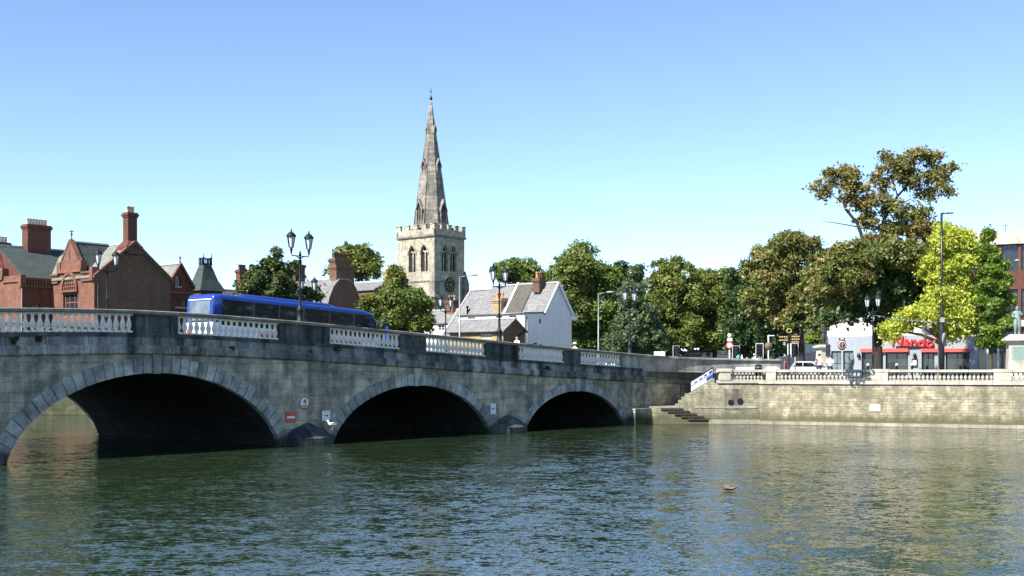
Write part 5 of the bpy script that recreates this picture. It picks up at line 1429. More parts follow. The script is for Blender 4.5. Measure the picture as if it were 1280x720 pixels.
# ------------------------------------------------------------------ lamps
def lantern(parent, x, y, z):
    mb = MB(); mb.lathe([(.03, 0), (.05, .1), (.075, .22), (.055, .26), (.12, .30)], 10, (x, y, z)); mb.lathe([(.24, .82), (.25, .86), (.21, .93), (.13, 1.02), (.05, 1.07), (.03, 1.1), (.045, 1.13), (.01, 1.22)], 10, (x, y, z))
    for k in range(6):
        a = k * PI / 3; mb.bar((x + .115 * math.cos(a), y + .115 * math.sin(a), z + .29), (x + .205 * math.cos(a), y + .205 * math.sin(a), z + .83), .022)
    f = mb.build('lantern', M['iron'], parent)
    mb = MB(); mb.lathe([(.095, .30), (.185, .82)], 6, (x, y, z), 0, False); mb.build('lamp_glass', M['lampglass'], f)
def twin_lamp(label, loc, rz, ph=3.35, group='twin lanterns on the bridge'):
    t = thing('street_lamp', label, 'street lamp', loc, rz, group)
    mb = MB(); mb.lathe([(.2, 0), (.2, .08), (.15, .12), (.15, .55), (.19, .6), (.12, .7), (.075, .85), (.06, 1.6), (.085, 1.64), (.055, 1.7), (.045, ph - .1), (.07, ph - .05), (.03, ph + .12), (.0, ph + .2)], 10)
    mb.build('post', M['iron'], t)
    mb = MB()
    for s in (-1, 1): mb.tube([(0, 0, ph - .25), (s * .2, 0, ph - .12), (s * .52, 0, ph - .1), (s * .56, 0, ph + .05)], [.03, .028, .028, .028], 6)
    mb.tube([(-.5, 0, ph - .1), (.5, 0, ph - .1)], .022, 6)
    mb.build('arm', M['iron'], t)
    for s in (-1, 1): lantern(t, s * .56, 0, ph - .02)
    return t
l0 = twin_lamp('twin-lantern street lamp on the near parapet in front of the coach', (*bw(T_of(378), .17, 0)[:2], ztop(T_of(378)) - .02), ANG)
def lamp_at(x, yb, label):
    t = T_of(x) if yb < 1 else along(bw(0, yb), DIR, x)
    c = copy_tree(l0); relabel(c, label, (*bw(t, yb)[:2], ztop(t) - .02)); return c
lamp_at(627, .17, 'twin-lantern street lamp on the near parapet in front of the brick cottage')
lamp_at(790, .17, 'twin-lantern street lamp on the near parapet in front of the grey-green conical tree')
lamp_at(134, 15.8, 'twin-lantern street lamp in front of the red brick gable, on the far parapet')
lamp_at(385, 15.8, 'twin-lantern street lamp behind the coach roof, on the far parapet')
lamp_at(557, 15.8, 'twin-lantern street lamp on the far parapet in front of the low white terraced house')
twin_lamp('twin-lantern street lamp on the promenade beside the black tree trunk', (PX(1091, 81.5), 81.5, GZ), QANG + PI / 2 + .8, ZA(388, 81.5) - GZ, 'twin lanterns on the bridge')
def road_light(label, x, yt, Y, arm, z0=GZ, group='tall single-arm road lights'):
    t = thing('road_light', label, 'street light', (PX(x, Y), Y, z0), 0, group); hh = ZA(yt, Y) - z0
    mb = MB(); mb.lathe([(.11, 0), (.11, 1.2), (.075, 1.3), (.05, hh)], 10); mb.build('column', M['steel'], t)
    mb = MB(); mb.tube([(0, 0, hh - .05), (arm * .6, 0, hh + .02), (arm, 0, hh + .05)], .035, 6); mb.build('arm', M['steel'], t)
    mb = MB(); mb.rings([[(arm + a, b, hh + .05 + c) for a, b, c in ((0, -.06, 0), (0, .06, 0), (0, .06, .08), (0, -.06, .08))], [(arm + .35 + a, b, hh + .03 + c) for a, b, c in ((0, -.15, 0), (0, .15, 0), (0, .12, .16), (0, -.12, .16))], [(arm + .75 + a, b, hh + .07 + c) for a, b, c in ((0, -.08, 0), (0, .08, 0), (0, .06, .07), (0, -.06, .07))]], 0); mb.build('lamp_head', M['concrete'], t)
    return t
road_light('slim grey road light in front of the church tower and slate roof', 574.5, 345.5, 98, .75)
road_light('slim grey road light in front of the dark trees right of the white house', 748, 366.5, 104, .7)
Yp = 83.0
tp_ = thing('tall_pole', 'tall black pole with short top arm and round shade-grey sign, before the lime-yellow tree', 'lighting pole', (PX(1177, Yp), Yp, GZ), 0)
hh = ZA(266, Yp) - GZ
mb = MB(); mb.lathe([(.19, 0), (.19, ZA(407, Yp) - GZ), (.1, ZA(405, Yp) - GZ + .1), (.09, hh * .6), (.075, hh)], 12); mb.build('column', M['black'], tp_)
mb = MB(); mb.tube([(0, 0, hh - .08), (.75, 0, hh - .02)], .04, 6); mb.tube([(0, 0, hh - .1), (0, -.5, hh - .06)], .04, 6); mb.box(.35, .8, -.08, .08, hh - .06, hh + .02); mb.build('arm', M['black'], tp_)
mb = MB(); mb.lathe([(.01, -.02), (.44, -.02), (.44, .02), (.01, .02)], 24, (0, 0, 0), axis='y'); o = mb.build('round_sign', M['concrete'], tp_, (.1, -.26, ZA(424, Yp) - GZ), (0, 0, R(52)))  # white sign coloured grey to stand for the shade on it
mb = MB(); mb.bar((-.22, -.024, -.3), (.22, -.024, .3), .05, .01); mb.build('diagonal_bar', M['iron'], o)
mb = MB(); mb.box(-.13, .13, -.2, -.1, ZA(403, Yp) - GZ, ZA(397, Yp) - GZ); mb.build('service_box', M['concrete'], tp_)
# festoon cable from lamp to pole to building
mb = MB()
def sag(a, c, s, n=14): return [a + (c - a) * (i / n) - Vector((0, 0, 4 * s * (i / n) * (1 - i / n))) for i in range(n + 1)]
A_, B_, C_ = P(1093, 394, 81.5), P(1176, 402, 83), P(1268, 408, 84)
l1, l2 = sag(A_, B_, .12), sag(B_, C_, .15)
mb.tube(l1, .022, 5); mb.tube(l2[1:], .022, 5)
for q in l1[1:-1] + l2[1:-1]: mb.lathe([(.02, .02), (.05, -.05), (.01, -.12)], 6, q)
tag(mb.build('festoon_cable', M['concrete']), 'thin cable of small bulbs strung from the promenade lamp past the tall pole', 'cable')

# ------------------------------------------------------------------ signs on the bridge
def bridge_sign(x, y, off=.0): 
    t = T_of(x); return bw(t, -off, ZA(y, B0.y + DIR.y * t))
def board(name, label, x, y, w, h_, frame, facem, grp=None):
    q = bridge_sign(x, y, .02); t = thing(name, label, 'sign', q, ANG, grp)
    mb = MB(); mb.box(-w / 2, w / 2, -.03, 0, -h_ / 2, h_ / 2); mb.build('panel', facem, t)
    return t
t = thing('speed_sign', 'round white sign with a red ring and the number 4 between the first two arches', 'sign', bridge_sign(380, 503.5, .02), ANG)
mb = MB(); mb.lathe([(.01, -.03), (.36, -.03), (.36, 0), (.01, 0)], 28, axis='y'); mb.build('panel', M['white'], t)
mb = MB(); mb.lathe([(.275, -.034), (.345, -.034), (.345, -.0301), (.275, -.0301)], 28, axis='y', cap=False); mb.build('red_ring', M['red'], t)
text('number', '4', .40, M['black'], t, (0, -.036, .05), (PI / 2, 0, 0), .002, 0, .003)
text('unit_lettering', 'mph', .15, M['black'], t, (0, -.036, -.16), (PI / 2, 0, 0), .002, 0, .003)
t = board('no_entry_sign', 'red rectangular no entry sign with a white bar beside the first arch', 363, 521.5, .60, .52, None, plain('orange_red_sign', (.55, .08, .03), .45, var=.08))
mb = MB(); mb.box(-.24, .24, -.036, -.0302, -.055, .055); mb.build('white_bar', M['white'], t)
def arrow_sign(label, x, y, w, h_, sgn_):
    t = board('arrow_sign', label, x, y, w, h_, None, M['white'], 'white arrow signs on the bridge')
    mb = MB(); mb.bar((-.13, -.033, 0), (.08, -.033, 0), .006, .04); mb.rings([[(.05, yy, -.07), (.15, yy, 0), (.05, yy, .07)] for yy in (-.036, -.0302)], 0, True, True, False)
    if sgn_ < 0:
        for i, v in enumerate(mb.v): mb.v[i] = (-v[0], v[1], v[2])
    mb.build('arrow', M['black'], t)
arrow_sign('white sign with a black arrow pointing right beside the second arch', 407, 519.5, .53, .48, 1)
arrow_sign('tall white sign with a small black arrow between second and third arches', 616, 511, .48, .62, -1)

# ------------------------------------------------------------------ road vehicles
def wheel(parent, x, y, r=.48, w=.28):
    mb = MB(); mb.lathe([(r * .62, -w / 2), (r * .95, -w / 2), (r, -w * .3), (r, w * .3), (r * .95, w / 2), (r * .62, w / 2)], 20, (x, y, r), axis='y'); wh_ = mb.build('wheel', M['tyre'], parent)
    mb = MB(); mb.lathe([(.02, -w * .35), (r * .3, -w * .42), (r * .62, -w * .3), (r * .62, w * .3), (r * .3, w * .42), (.02, w * .35)], 14, (x, y, r), axis='y'); mb.build('rim', M['rim'], wh_)
def coach(name, label, loc, rz, pitch, Lc, Wc, Hc, up, low, pod=True, stripes=True, glass='carglass'):
    t = thing(name, label, 'bus', loc, rz); t.rotation_euler[1] = pitch
    def sect(x, y0, y1, z0, z1, rr, n=4):
        pts = []
        for cy_, cz_, a0 in ((y1 - rr, z1 - rr, 0), (y0 + rr, z1 - rr, PI / 2)):
            for i in range(n + 1): a = a0 + PI / 2 * i / n; pts.append((x, cy_ + rr * math.cos(a), cz_ + rr * math.sin(a)))
        return [(x, y1, z0)] + pts + [(x, y0, z0)]
    zb_ = 1.62                                             # waist: below it pale, above it coloured
    mb = MB()
    st = [(0.0, .10, -.16), (.12, .02, -.04), (.6, 0, 0), (Lc - 1.5, 0, 0), (Lc - .55, .02, -.12), (Lc - .15, .08, -.55), (Lc, .16, -1.1)]
    mb.rings([sect(x, ins, Wc - ins, zb_, Hc + dz, .26) for x, ins, dz in st], 0, True, True, True, True)
    mb.build('upper_body', up, t)
    mb = MB()
    st2 = [(0.0, .10), (.12, .03), (.6, .002), (Lc - .8, .002), (Lc - .2, .06), (Lc, .14)]
    mb.rings([[(x, ins, .32), (x, ins, zb_ - .002), (x, Wc - ins, zb_ - .002), (x, Wc - ins, .32)] for x, ins in st2], 0, True, True, False)
    mb.build('lower_body', low, t)
    # side glazing: separate panes with pillars between
    zs0, zs1 = 1.50, Hc - .30
    xs_ = [.5, 2.6, 4.35, 6.1, 8.0, 9.9, Lc - .75]; xs_ = [q * (Lc / 12.0) if q < 10 else q for q in xs_]
    for yy, s in ((-.012, -1), (Wc + .012, 1)):
        for a, c in zip(xs_[:-1], xs_[1:]):
            mb = MB()
            mb.rings([[(a + .05, yy, zs0), (c - .05, yy, zs0), (c - .05, yy, zs1), (a + .05, yy, zs1)], [(a + .05, yy - s * .03, zs0), (c - .05, yy - s * .03, zs0), (c - .05, yy - s * .03, zs1), (a + .05, yy - s * .03, zs1)]], 0, True, True, False); mb.build('side_window', M[glass], t)
        mb = MB()
        mb.rings([[(Lc - .68, yy, zs0 - .1), (Lc - .18, yy + (.02 if s < 0 else -.02) + .0, zs0 - .1), (Lc - .3, yy, zs1 - .45), (Lc - .68, yy, zs1)], [(Lc - .68, yy - s * .06, zs0 - .1), (Lc - .18, yy - s * .1, zs0 - .1), (Lc - .3, yy - s * .1, zs1 - .45), (Lc - .68, yy - s * .06, zs1)]], 0, True, True, False)
        mb.build('side_window', M[glass], t)
        for c in xs_[1:-1]:
            mb = MB(); mb.box(c - .05, c + .05, yy - .004 if s < 0 else yy - .02, yy + .02 if s < 0 else yy + .004, zs0 + .01, zs1 - .01); mb.build('pillar', M['black'], t)
    mb = MB(); mb.rings([[(x, .3, 1.72), (x, Wc - .3, 1.72), (x + .02, Wc - .34, Hc - .42), (x + .02, .34, Hc - .42)] for x in (-.025, .06)], 0, True, True, False); mb.build('rear_window', M['paleglass'], t)
    mb = MB(); mb.rings([[(-.03 + dx, .22, Hc - .36), (-.03 + dx, Wc - .22, Hc - .36), (.04 + dx, Wc - .26, Hc - .24), (.04 + dx, .26, Hc - .24)] for dx in (0, .05)], 0, True, True, False); mb.build('rear_panel', M['coachwhite'], t)
    mb = MB(); mb.rings([[(Lc + .012 - f * .3, .2 + f * 0, 1.15), (Lc + .012 - f * .3, Wc - .2, 1.15), (Lc - .20 - f * .3, Wc - .2, Hc - .95), (Lc - .20 - f * .3, .2, Hc - .95)] for f in (0, .25)], 0, True, True, False); mb.build('windscreen', M[glass], t)
    if pod:
        mb = MB(); a, c = Lc * .16, Lc * .76
        mb.rings([[(x, .25 + i, Hc - .02), (x, .45 + i, Hc + hgt), (x, Wc - .45 - i, Hc + hgt), (x, Wc - .25 - i, Hc - .02)] for x, hgt, i in ((a, .0, .1), (a + .5, .16, 0), (c - 1.0, .17, 0), (c, .02, .1))], 0, True, True, True); mb.build('roof_pod', up, t)
    for x in (2.6 * Lc / 12, Lc - 2.6):
        for y in (.18, Wc - .18): wheel(t, x, y)
    for y in (.18, Wc - .52):
        mb = MB(); mb.box(-.03, .05, y, y + .34, .8, 1.25); mb.build('tail_light', M['red'], t)
        mb = MB(); mb.box(Lc - .1, Lc + .02, y, y + .34, .7, .95); mb.build('headlight', M['lampglass'], t)
    for y, s in ((-.02, -1), (Wc + .02, 1)):
        mb = MB(); mb.tube([(Lc - .35, y, Hc - .75), (Lc + .25, y + s * .12, Hc - .72), (Lc + .42, y + s * .2, Hc - .95)], .04, 6); mb.box(Lc + .34, Lc + .48, y + s * .2 - .13, y + s * .2 + .13, Hc - 1.75, Hc - .9, ch=.03); mb.build('wing_mirror', M['blue'] if stripes else M['black'], t)
    if stripes:
        for yy, s in ((-.009, -1), (Wc + .009, 1)):
            for mname, pts in (('red', [(3.0, .95), (7.4, .62), (11.0, .95), (11.4, 1.4), (7.6, 1.15), (3.6, 1.42)]), ('blue', [(4.4, .5), (8.5, .42), (11.5, .62), (11.2, .9), (7.4, .58), (4.6, .8)])):
                mb = MB(); mb.rings([[(x, y2, z) for x, z in pts] for y2 in (yy, yy - s * .006)], 0, True, True, False); mb.build('livery_swoosh', M[mname], t)
        mb = MB()
        for k in range(6): mb.box(-.034, -.024, .5 + k * .27, .66 + k * .27, 1.64, 1.70)
        mb.build('rear_lettering', M['iron'], t)
    return t
tb = along(bw(0, 9.0), DIR, 265)
slope = math.atan((ztop(tb) - ztop(tb + 12)) / 12)
zr_b = ztop(tb) - 1.30
coach('blue_coach', 'blue and white single-deck coach driving away across the bridge', bw(tb, 9.0, zr_b), ANG, slope, 12.6, 2.52, 3.22, M['blue'], M['coachwhite'])
pb = coach('pink_bus', 'pink and grey bus far off, only its roof line showing above the bridge parapet', (PX(877, 150), 150.0, GZ + .0), R(55), 0.0, 10.0, 2.5, ZA(438.5, 150) - GZ, plain('grey_coach_paint', (.10, .115, .14), .3), M['pink'], True, False)
mb = MB(); mb.box(.05, 9.4, -.035, -.02, 1.5, 2.55); mb.box(-.05, -.01, .02, .3, 1.2, 2.4); mb.box(-.05, -.01, 2.2, 2.48, 1.2, 2.4); mb.build('pink_livery', M['pink'], pb)
mb = MB()
for k in range(22): mb.box(.5 + k * .38, .7 + k * .38, -.042, -.036, 1.75 + (k % 3) * .12, 2.2 + (k % 2) * .12)
mb.build('livery_pattern', M['iron'], pb)
def car(name, label, loc, rz, paint, Lc=4.1, Wc=1.72, Hc=1.45, pitch=0.0, group=None):
    t = thing(name, label, 'car', loc, rz, group); t.rotation_euler[1] = pitch
    mb = MB()
    def ring(x, w, z0, z1): return [(x, -w, z0), (x, -w * 1.02, (z0 + z1) * .5), (x, -w * .94, z1), (x, w * .94, z1), (x, w * 1.02, (z0 + z1) * .5), (x, w, z0)]
    hw = Wc / 2
    mb.rings([ring(x * Lc, hw * k, z0, z1) for x, k, z0, z1 in ((0, .82, .42, .72), (.03, .93, .25, .86), (.10, 1, .22, .93), (.35, 1, .2, .95), (.68, 1, .2, .93), (.90, .97, .22, .78), (.975, .9, .26, .68), (1, .78, .36, .58))], 0, True, True, True)
    mb.build('body', paint, t)
    mb = MB()
    prof = [(.05, .92, .88), (.14, Hc - .06, .74), (.24, Hc, .72), (.46, Hc, .72), (.56, Hc - .08, .74), (.73, .94, .88)]
    mb.rings([[(x * Lc, -hw * k, z), (x * Lc, hw * k, z)] + [(x * Lc, hw * .9, .90), (x * Lc, -hw * .9, .90)] for x, z, k in prof], 0, True, True, True)
    mb.build('cabin', paint, t)
    mb = MB(); mb.rings([[(.745 * Lc + d, -hw * .78, .97), (.745 * Lc + d, hw * .78, .97), (.575 * Lc + d, hw * .64, Hc - .10), (.575 * Lc + d, -hw * .64, Hc - .10)] for d in (.012, -.1)], 0, True, True, False); mb.build('windscreen', M['carglass'], t)
    mb = MB(); mb.rings([[(.048 * Lc - d, -hw * .74, .98), (.048 * Lc - d, hw * .74, .98), (.135 * Lc - d, hw * .62, Hc - .12), (.135 * Lc - d, -hw * .62, Hc - .12)] for d in (.02, -.1)], 0, True, True, False); mb.build('rear_window', M['carglass'], t)
    for s in (-1, 1):
        for a, c, d, e in ((.12, .33, .17, .33), (.35, .66, .35, .545)):
            mb = MB(); mb.rings([[(a * Lc, s * (hw * .885 + q), .96), (c * Lc, s * (hw * .885 + q), .96), (e * Lc, s * (hw * .755 + q), Hc - .11), (d * Lc, s * (hw * .755 + q), Hc - .11)] for q in (.012, -.03)], 0, True, True, False); mb.build('side_window', M['carglass'], t)
        for x in (.19, .80): 
            wheel(t, x * Lc, s * (hw - .1), .31, .2)
        mb = MB(); mb.box(Lc * .945, Lc * .992, s * hw * .62 - .14, s * hw * .62 + .14, .56, .70); mb.build('headlight', M['lampglass'], t)
        mb = MB(); mb.box(-.01, .1, s * hw * .68 - .1, s * hw * .68 + .1, .62, .84); mb.build('tail_light', M['red'], t)
        mb = MB(); mb.box(.655 * Lc, .70 * Lc, s * (hw + .1) - .09, s * (hw + .1) + .09, .95, 1.1, ch=.02); mb.build('wing_mirror', M['black'], t)
    mb = MB(); mb.box(Lc - .03, Lc + .012, -.26, .26, .40, .51); mb.build('number_plate', M['white'], t)
    return t
car('silver_car', 'pale silver hatchback parked on the promenade behind the balustrade', (PX(993, 108), 109, GZ), R(-38), M['silver'])
car('pale_blue_car', 'pale blue car on the bridge glimpsed through the balusters at the left end', bw(1.5, 4.3, ztop(2) - 1.30), ANG + PI, plain('pale_blue_car_paint', (.24, .38, .62), .25, .2, var=.05), 4.2, 1.74, 1.36, -.0)

# ------------------------------------------------------------------ street furniture round the traffic junction
green_lit = emis('lit_green_lens', (.05, .9, .45), 2.5)
def traffic_light(label, x, yt, Y, face, lit=None, back=True, group='traffic lights at the bridge end'):
    t = thing('traffic_light', label, 'traffic light', (PX(x, Y), Y, GZ), face, group); hh = ZA(yt, Y) - GZ
    mb = MB(); mb.lathe([(.06, 0), (.06, hh - .95)], 8); mb.build('post', M['steel'], t)
    mb = MB(); mb.box(-.15, .15, -.12, .12, hh - .98, hh - .06, ch=.02); hd = mb.build('signal_head', M['black'], t)
    for k, cc in enumerate((plain('red_lens', (.2, .01, .01), .3), plain('amber_lens', (.25, .1, .01), .3), green_lit if lit else plain('green_lens', (.01, .12, .06), .3))):
        z = hh - .24 - k * .28
        mb = MB(); mb.lathe([(.105, -.135), (.01, -.135)], 14, (0, 0, z), axis='y', cap=True); mb.build('lens', cc, hd)
        mb = MB(); arc = [(.125 * math.cos(a), .125 * math.sin(a)) for a in np.linspace(-.3, PI + .3, 12)]
        for q0, q1 in zip(arc[:-1], arc[1:]): mb.poly([(q0[0], -.122, z + q0[1]), (q1[0], -.122, z + q1[1]), (q1[0], -.32, z + q1[1] * .96), (q0[0], -.32, z + q0[1] * .96)])
        mb.build('visor', M['black'], hd)
    if back:
        mb = MB(); mb.box(-.30, .30, .121, .14, hh - 1.12, hh + .04); mb.build('backing_board', M['black'], t)
        mb = MB()
        for a in (-.33, .30): mb.box(a, a + .03, .118, .143, hh - 1.15, hh + .07)
        mb.box(-.30, .30, .118, .143, hh + .04, hh + .07); mb.build('white_border', M['white'], t)
    return t
traffic_light('traffic light with a white-bordered board left of the pink bus', 846.5, 433, 98, .5)
traffic_light('traffic light showing green right of the round red-ringed sign', 921, 433, 97, .3, True)
traffic_light('traffic light with a pale board in front of the dark shaded trees', 949, 430, 103, -.4)
traffic_light('small traffic light with a green glow beside the brown round sign', 968, 440, 108, .2, True, False)
traffic_light('traffic light on a tall frame behind the fingerpost', 994, 430, 104, .1)
traffic_light('black traffic light in front of the dark monument', 1035, 429.5, 92, 2.6, None, False)
t = thing('round_sign_post', 'white globe bollard post carrying a round red-ringed sign', 'sign', (PX(912, 98), 98, GZ), 0)
mb = MB(); mb.lathe([(.06, 0), (.06, ZA(421, 98) - GZ)], 8); mb.build('post', M['white'], t)
mb = MB(); mb.lathe([(.02, -.16), (.13, -.12), (.18, 0), (.13, .13), (.02, .17)], 12, (0, 0, ZA(419.5, 98) - GZ)); mb.build('globe', M['white'], t)
mb = MB(); mb.box(-.2, .2, -.1, -.07, ZA(426.5, 98) - GZ, ZA(422.5, 98) - GZ); mb.build('small_plate', M['white'], t)
mb = MB(); mb.lathe([(.01, -.1), (.30, -.1), (.30, -.07), (.01, -.07)], 20, (0, 0, ZA(432, 98) - GZ), axis='y'); o = mb.build('panel', M['white'], t)
mb = MB(); mb.lathe([(.20, -.104), (.30, -.104), (.30, -.1005), (.20, -.1005)], 20, (0, 0, ZA(432, 98) - GZ), axis='y', cap=False); mb.build('red_ring', M['red'], o)
t = thing('sign_pole', 'grey pole with the dull brown back of a round sign in front of dark trees', 'sign', (PX(960.5, 100), 100, GZ), 0)
mb = MB(); mb.lathe([(.05, 0), (.05, ZA(419, 100) - GZ)], 8); mb.box(0, .5, -.03, .03, ZA(420, 100) - GZ, ZA(419, 100) - GZ); mb.build('post', M['white'], t)
mb = MB(); mb.lathe([(.01, -.09), (.32, -.09), (.32, -.06), (.01, -.06)], 20, (0, 0, ZA(432.5, 100) - GZ), axis='y'); mb.build('panel', plain('dull_brown', (.14, .09, .07), .7), t)
Yf = 84.0
t = thing('fingerpost', 'black fingerpost with gold-lettered pointing arms and a ring finial', 'signpost', (PX(986.5, Yf), Yf, GZ), 0)
hz_ = lambda y: ZA(y, Yf) - GZ
mb = MB(); mb.lathe([(.12, 0), (.12, .5), (.07, .6), (.06, hz_(417)), (.1, hz_(416.5)), (.02, hz_(415.5))], 10); mb.build('post', M['black'], t)
mb = MB(); ring = [(.17 * math.cos(a), 0, hz_(413.3) + .13 * math.sin(a)) for a in np.linspace(0, 2 * PI, 17)]; mb.tube(ring, .03, 6); mb.build('finial', M['gold'], t)
for k, (x0, x1, y) in enumerate(((972, 986, 421), (972, 986, 425.2), (988, 1001, 420.5), (988, 1001, 424), (988, 1000, 427.4))):
    a, c = PX(x0, Yf) - PX(986.5, Yf), PX(x1, Yf) - PX(986.5, Yf); s = -1 if a < -.3 else 1
    far_ = a if s < 0 else c; near_ = c if s < 0 else a
    z0, z1 = hz_(y + 1.5), hz_(y - 1.5)
    mb = MB(); mb.extrude([(near_, z0), (far_ - s * .1, z0), (far_, (z0 + z1) / 2), (far_ - s * .1, z1), (near_, z1)], -.02, .02); f = mb.build('finger', M['black'], t)
    mb = MB()
    for q in range(4):
        u0 = near_ + (far_ - near_) * (.12 + q * .2); u1 = near_ + (far_ - near_) * (.26 + q * .2)
        mb.box(min(u0, u1), max(u0, u1), -.026, -.0202, (z0 + z1) / 2 - .035, (z0 + z1) / 2 + .035)
    mb.build('gold_lettering', M['gold'], f)
# lectern board, bin and planter box by the end of the parapet wall
t = thing('information_lectern', 'sloping grey information panel on legs beside the curved wall', 'information board', (PX(931, 84.6), 84.6, GZ), -.1)
mb = MB(); q = [(-.75, -.35, .35), (.6, -.35, .35), (.75, .35, .82), (-.6, .35, .82)]; mb.rings([[(x, y, z) for x, y, z in q], [(x, y, z + .07) for x, y, z in q]], 0, True, True, False); mb.build('panel', M['concrete'], t)
mb = MB(); q = [(-.66, -.3, .46), (.52, -.3, .46), (.64, .28, .86), (-.52, .28, .86)]; mb.rings([[(x, y, z) for x, y, z in q], [(x, y, z + .006) for x, y, z in q]], 0, True, True, False); mb.build('printed_sheet', M['lead'], t)
mb = MB(); mb.bar((-.5, 0, 0), (-.5, 0, .55), .08); mb.bar((.5, 0, 0), (.5, 0, .6), .08); mb.build('leg', M['iron'], t)
t = thing('litter_bin', 'small dark litter bin at the end of the parapet wall', 'bin', (PX(948, 84.9), 84.9, GZ), 0)
mb = MB(); mb.lathe([(.2, 0), (.24, .75), (.26, .78), (.26, .84), (.2, .86)], 14); mb.build('body', M['black'], t)
mb = MB(); mb.lathe([(.27, .9), (.24, 1.0), (.08, 1.08), (0.01, 1.09)], 14); mb.bar((-.2, 0, .8), (-.2, 0, .95), .04); mb.bar((.2, 0, .8), (.2, 0, .95), .04); mb.build('lid', M['iron'], t)
t = thing('planter_box', 'cream box planter with a pale lid between wall end and fingerpost', 'planter', (PX(965, 85), 85, GZ), .1)
mb = MB(); mb.box(-.42, .42, -.3, .3, 0, .72, ch=.03); mb.build('box', M['quaystone'], t)
mb = MB(); mb.rings([[(-.48, -.36, .722), (.48, -.36, .722), (.48, .36, .722), (-.48, .36, .722)], [(-.3, -.2, .92), (.3, -.2, .92), (.3, .2, .92), (-.3, .2, .92)]], 0, True, True, False); mb.build('lid', M['lead'], t)
# utility cabinet by the first traffic light
t = thing('utility_cabinet', 'small white utility cabinet above the bridge parapet near the first traffic light', 'cabinet', (PX(824.5, 97), 97, GZ + .1), .2)
mb = MB(); mb.box(-.42, .42, -.2, .2, 0, ZA(439.5, 97) - GZ - .1, ch=.03); mb.build('body', M['white'], t)
mb = MB(); mb.box(-.36, .36, -.215, -.201, .2, 1.2); mb.build('door', M['coachwhite'], t)
# bollards in front of the restaurant
b0 = None
for k, (x, lab) in enumerate(((1085, 'short black bollard with pale cap in front of the first restaurant window'), (1121, 'short black bollard with pale cap before the second restaurant window'), (1140, 'short black bollard with pale cap under the menu case'), (1159, 'short black bollard with pale cap before the restaurant door'), (1200.5, 'short black bollard with pale cap under the second red band'))):
    if b0 is None:
        b0 = thing('bollard', lab, 'bollard', (PX(x, 95), 95, GZ), 0, 'bollards outside the restaurant')
        mb = MB(); mb.lathe([(.13, 0), (.13, .12), (.09, .16), (.085, .95), (.11, .98)], 10); mb.build('post', M['black'], b0)
        mb = MB(); mb.lathe([(.12, .98), (.13, 1.05), (.11, 1.16), (.02, 1.2)], 10); mb.build('cap', M['lead'], b0)
    else: relabel(copy_tree(b0), lab, (PX(x, 95), 95, GZ))

# ------------------------------------------------------------------ people, statues and birds
def skin_mesh(name, verts, edges, radii, sub=2):
    me = bpy.data.meshes.new(name); me.from_pydata(verts, edges, [])
    o = bpy.data.objects.new(name, me); COL.objects.link(o)
    m1 = o.modifiers.new('skin', 'SKIN'); m1.branch_smoothing = .6
    if not me.skin_vertices: me.attributes  # layer comes with the modifier
    sv = me.skin_vertices[0].data
    for i, r in enumerate(radii): sv[i].radius = (r[0], r[1]) if hasattr(r, '__len__') else (r, r)
    sv[0].use_root = True
    m2 = o.modifiers.new('sub', 'SUBSURF'); m2.levels = sub; m2.render_levels = sub
    dg = bpy.context.evaluated_depsgraph_get(); dg.update()
    ev = o.evaluated_get(dg); out = bpy.data.meshes.new_from_object(ev)
    bpy.data.objects.remove(o, do_unlink=True); bpy.data.meshes.remove(me)
    vs = [tuple(v.co) for v in out.vertices]; fs = [tuple(q.vertices) for q in out.polygons]
    bpy.data.meshes.remove(out)
    return vs, fs
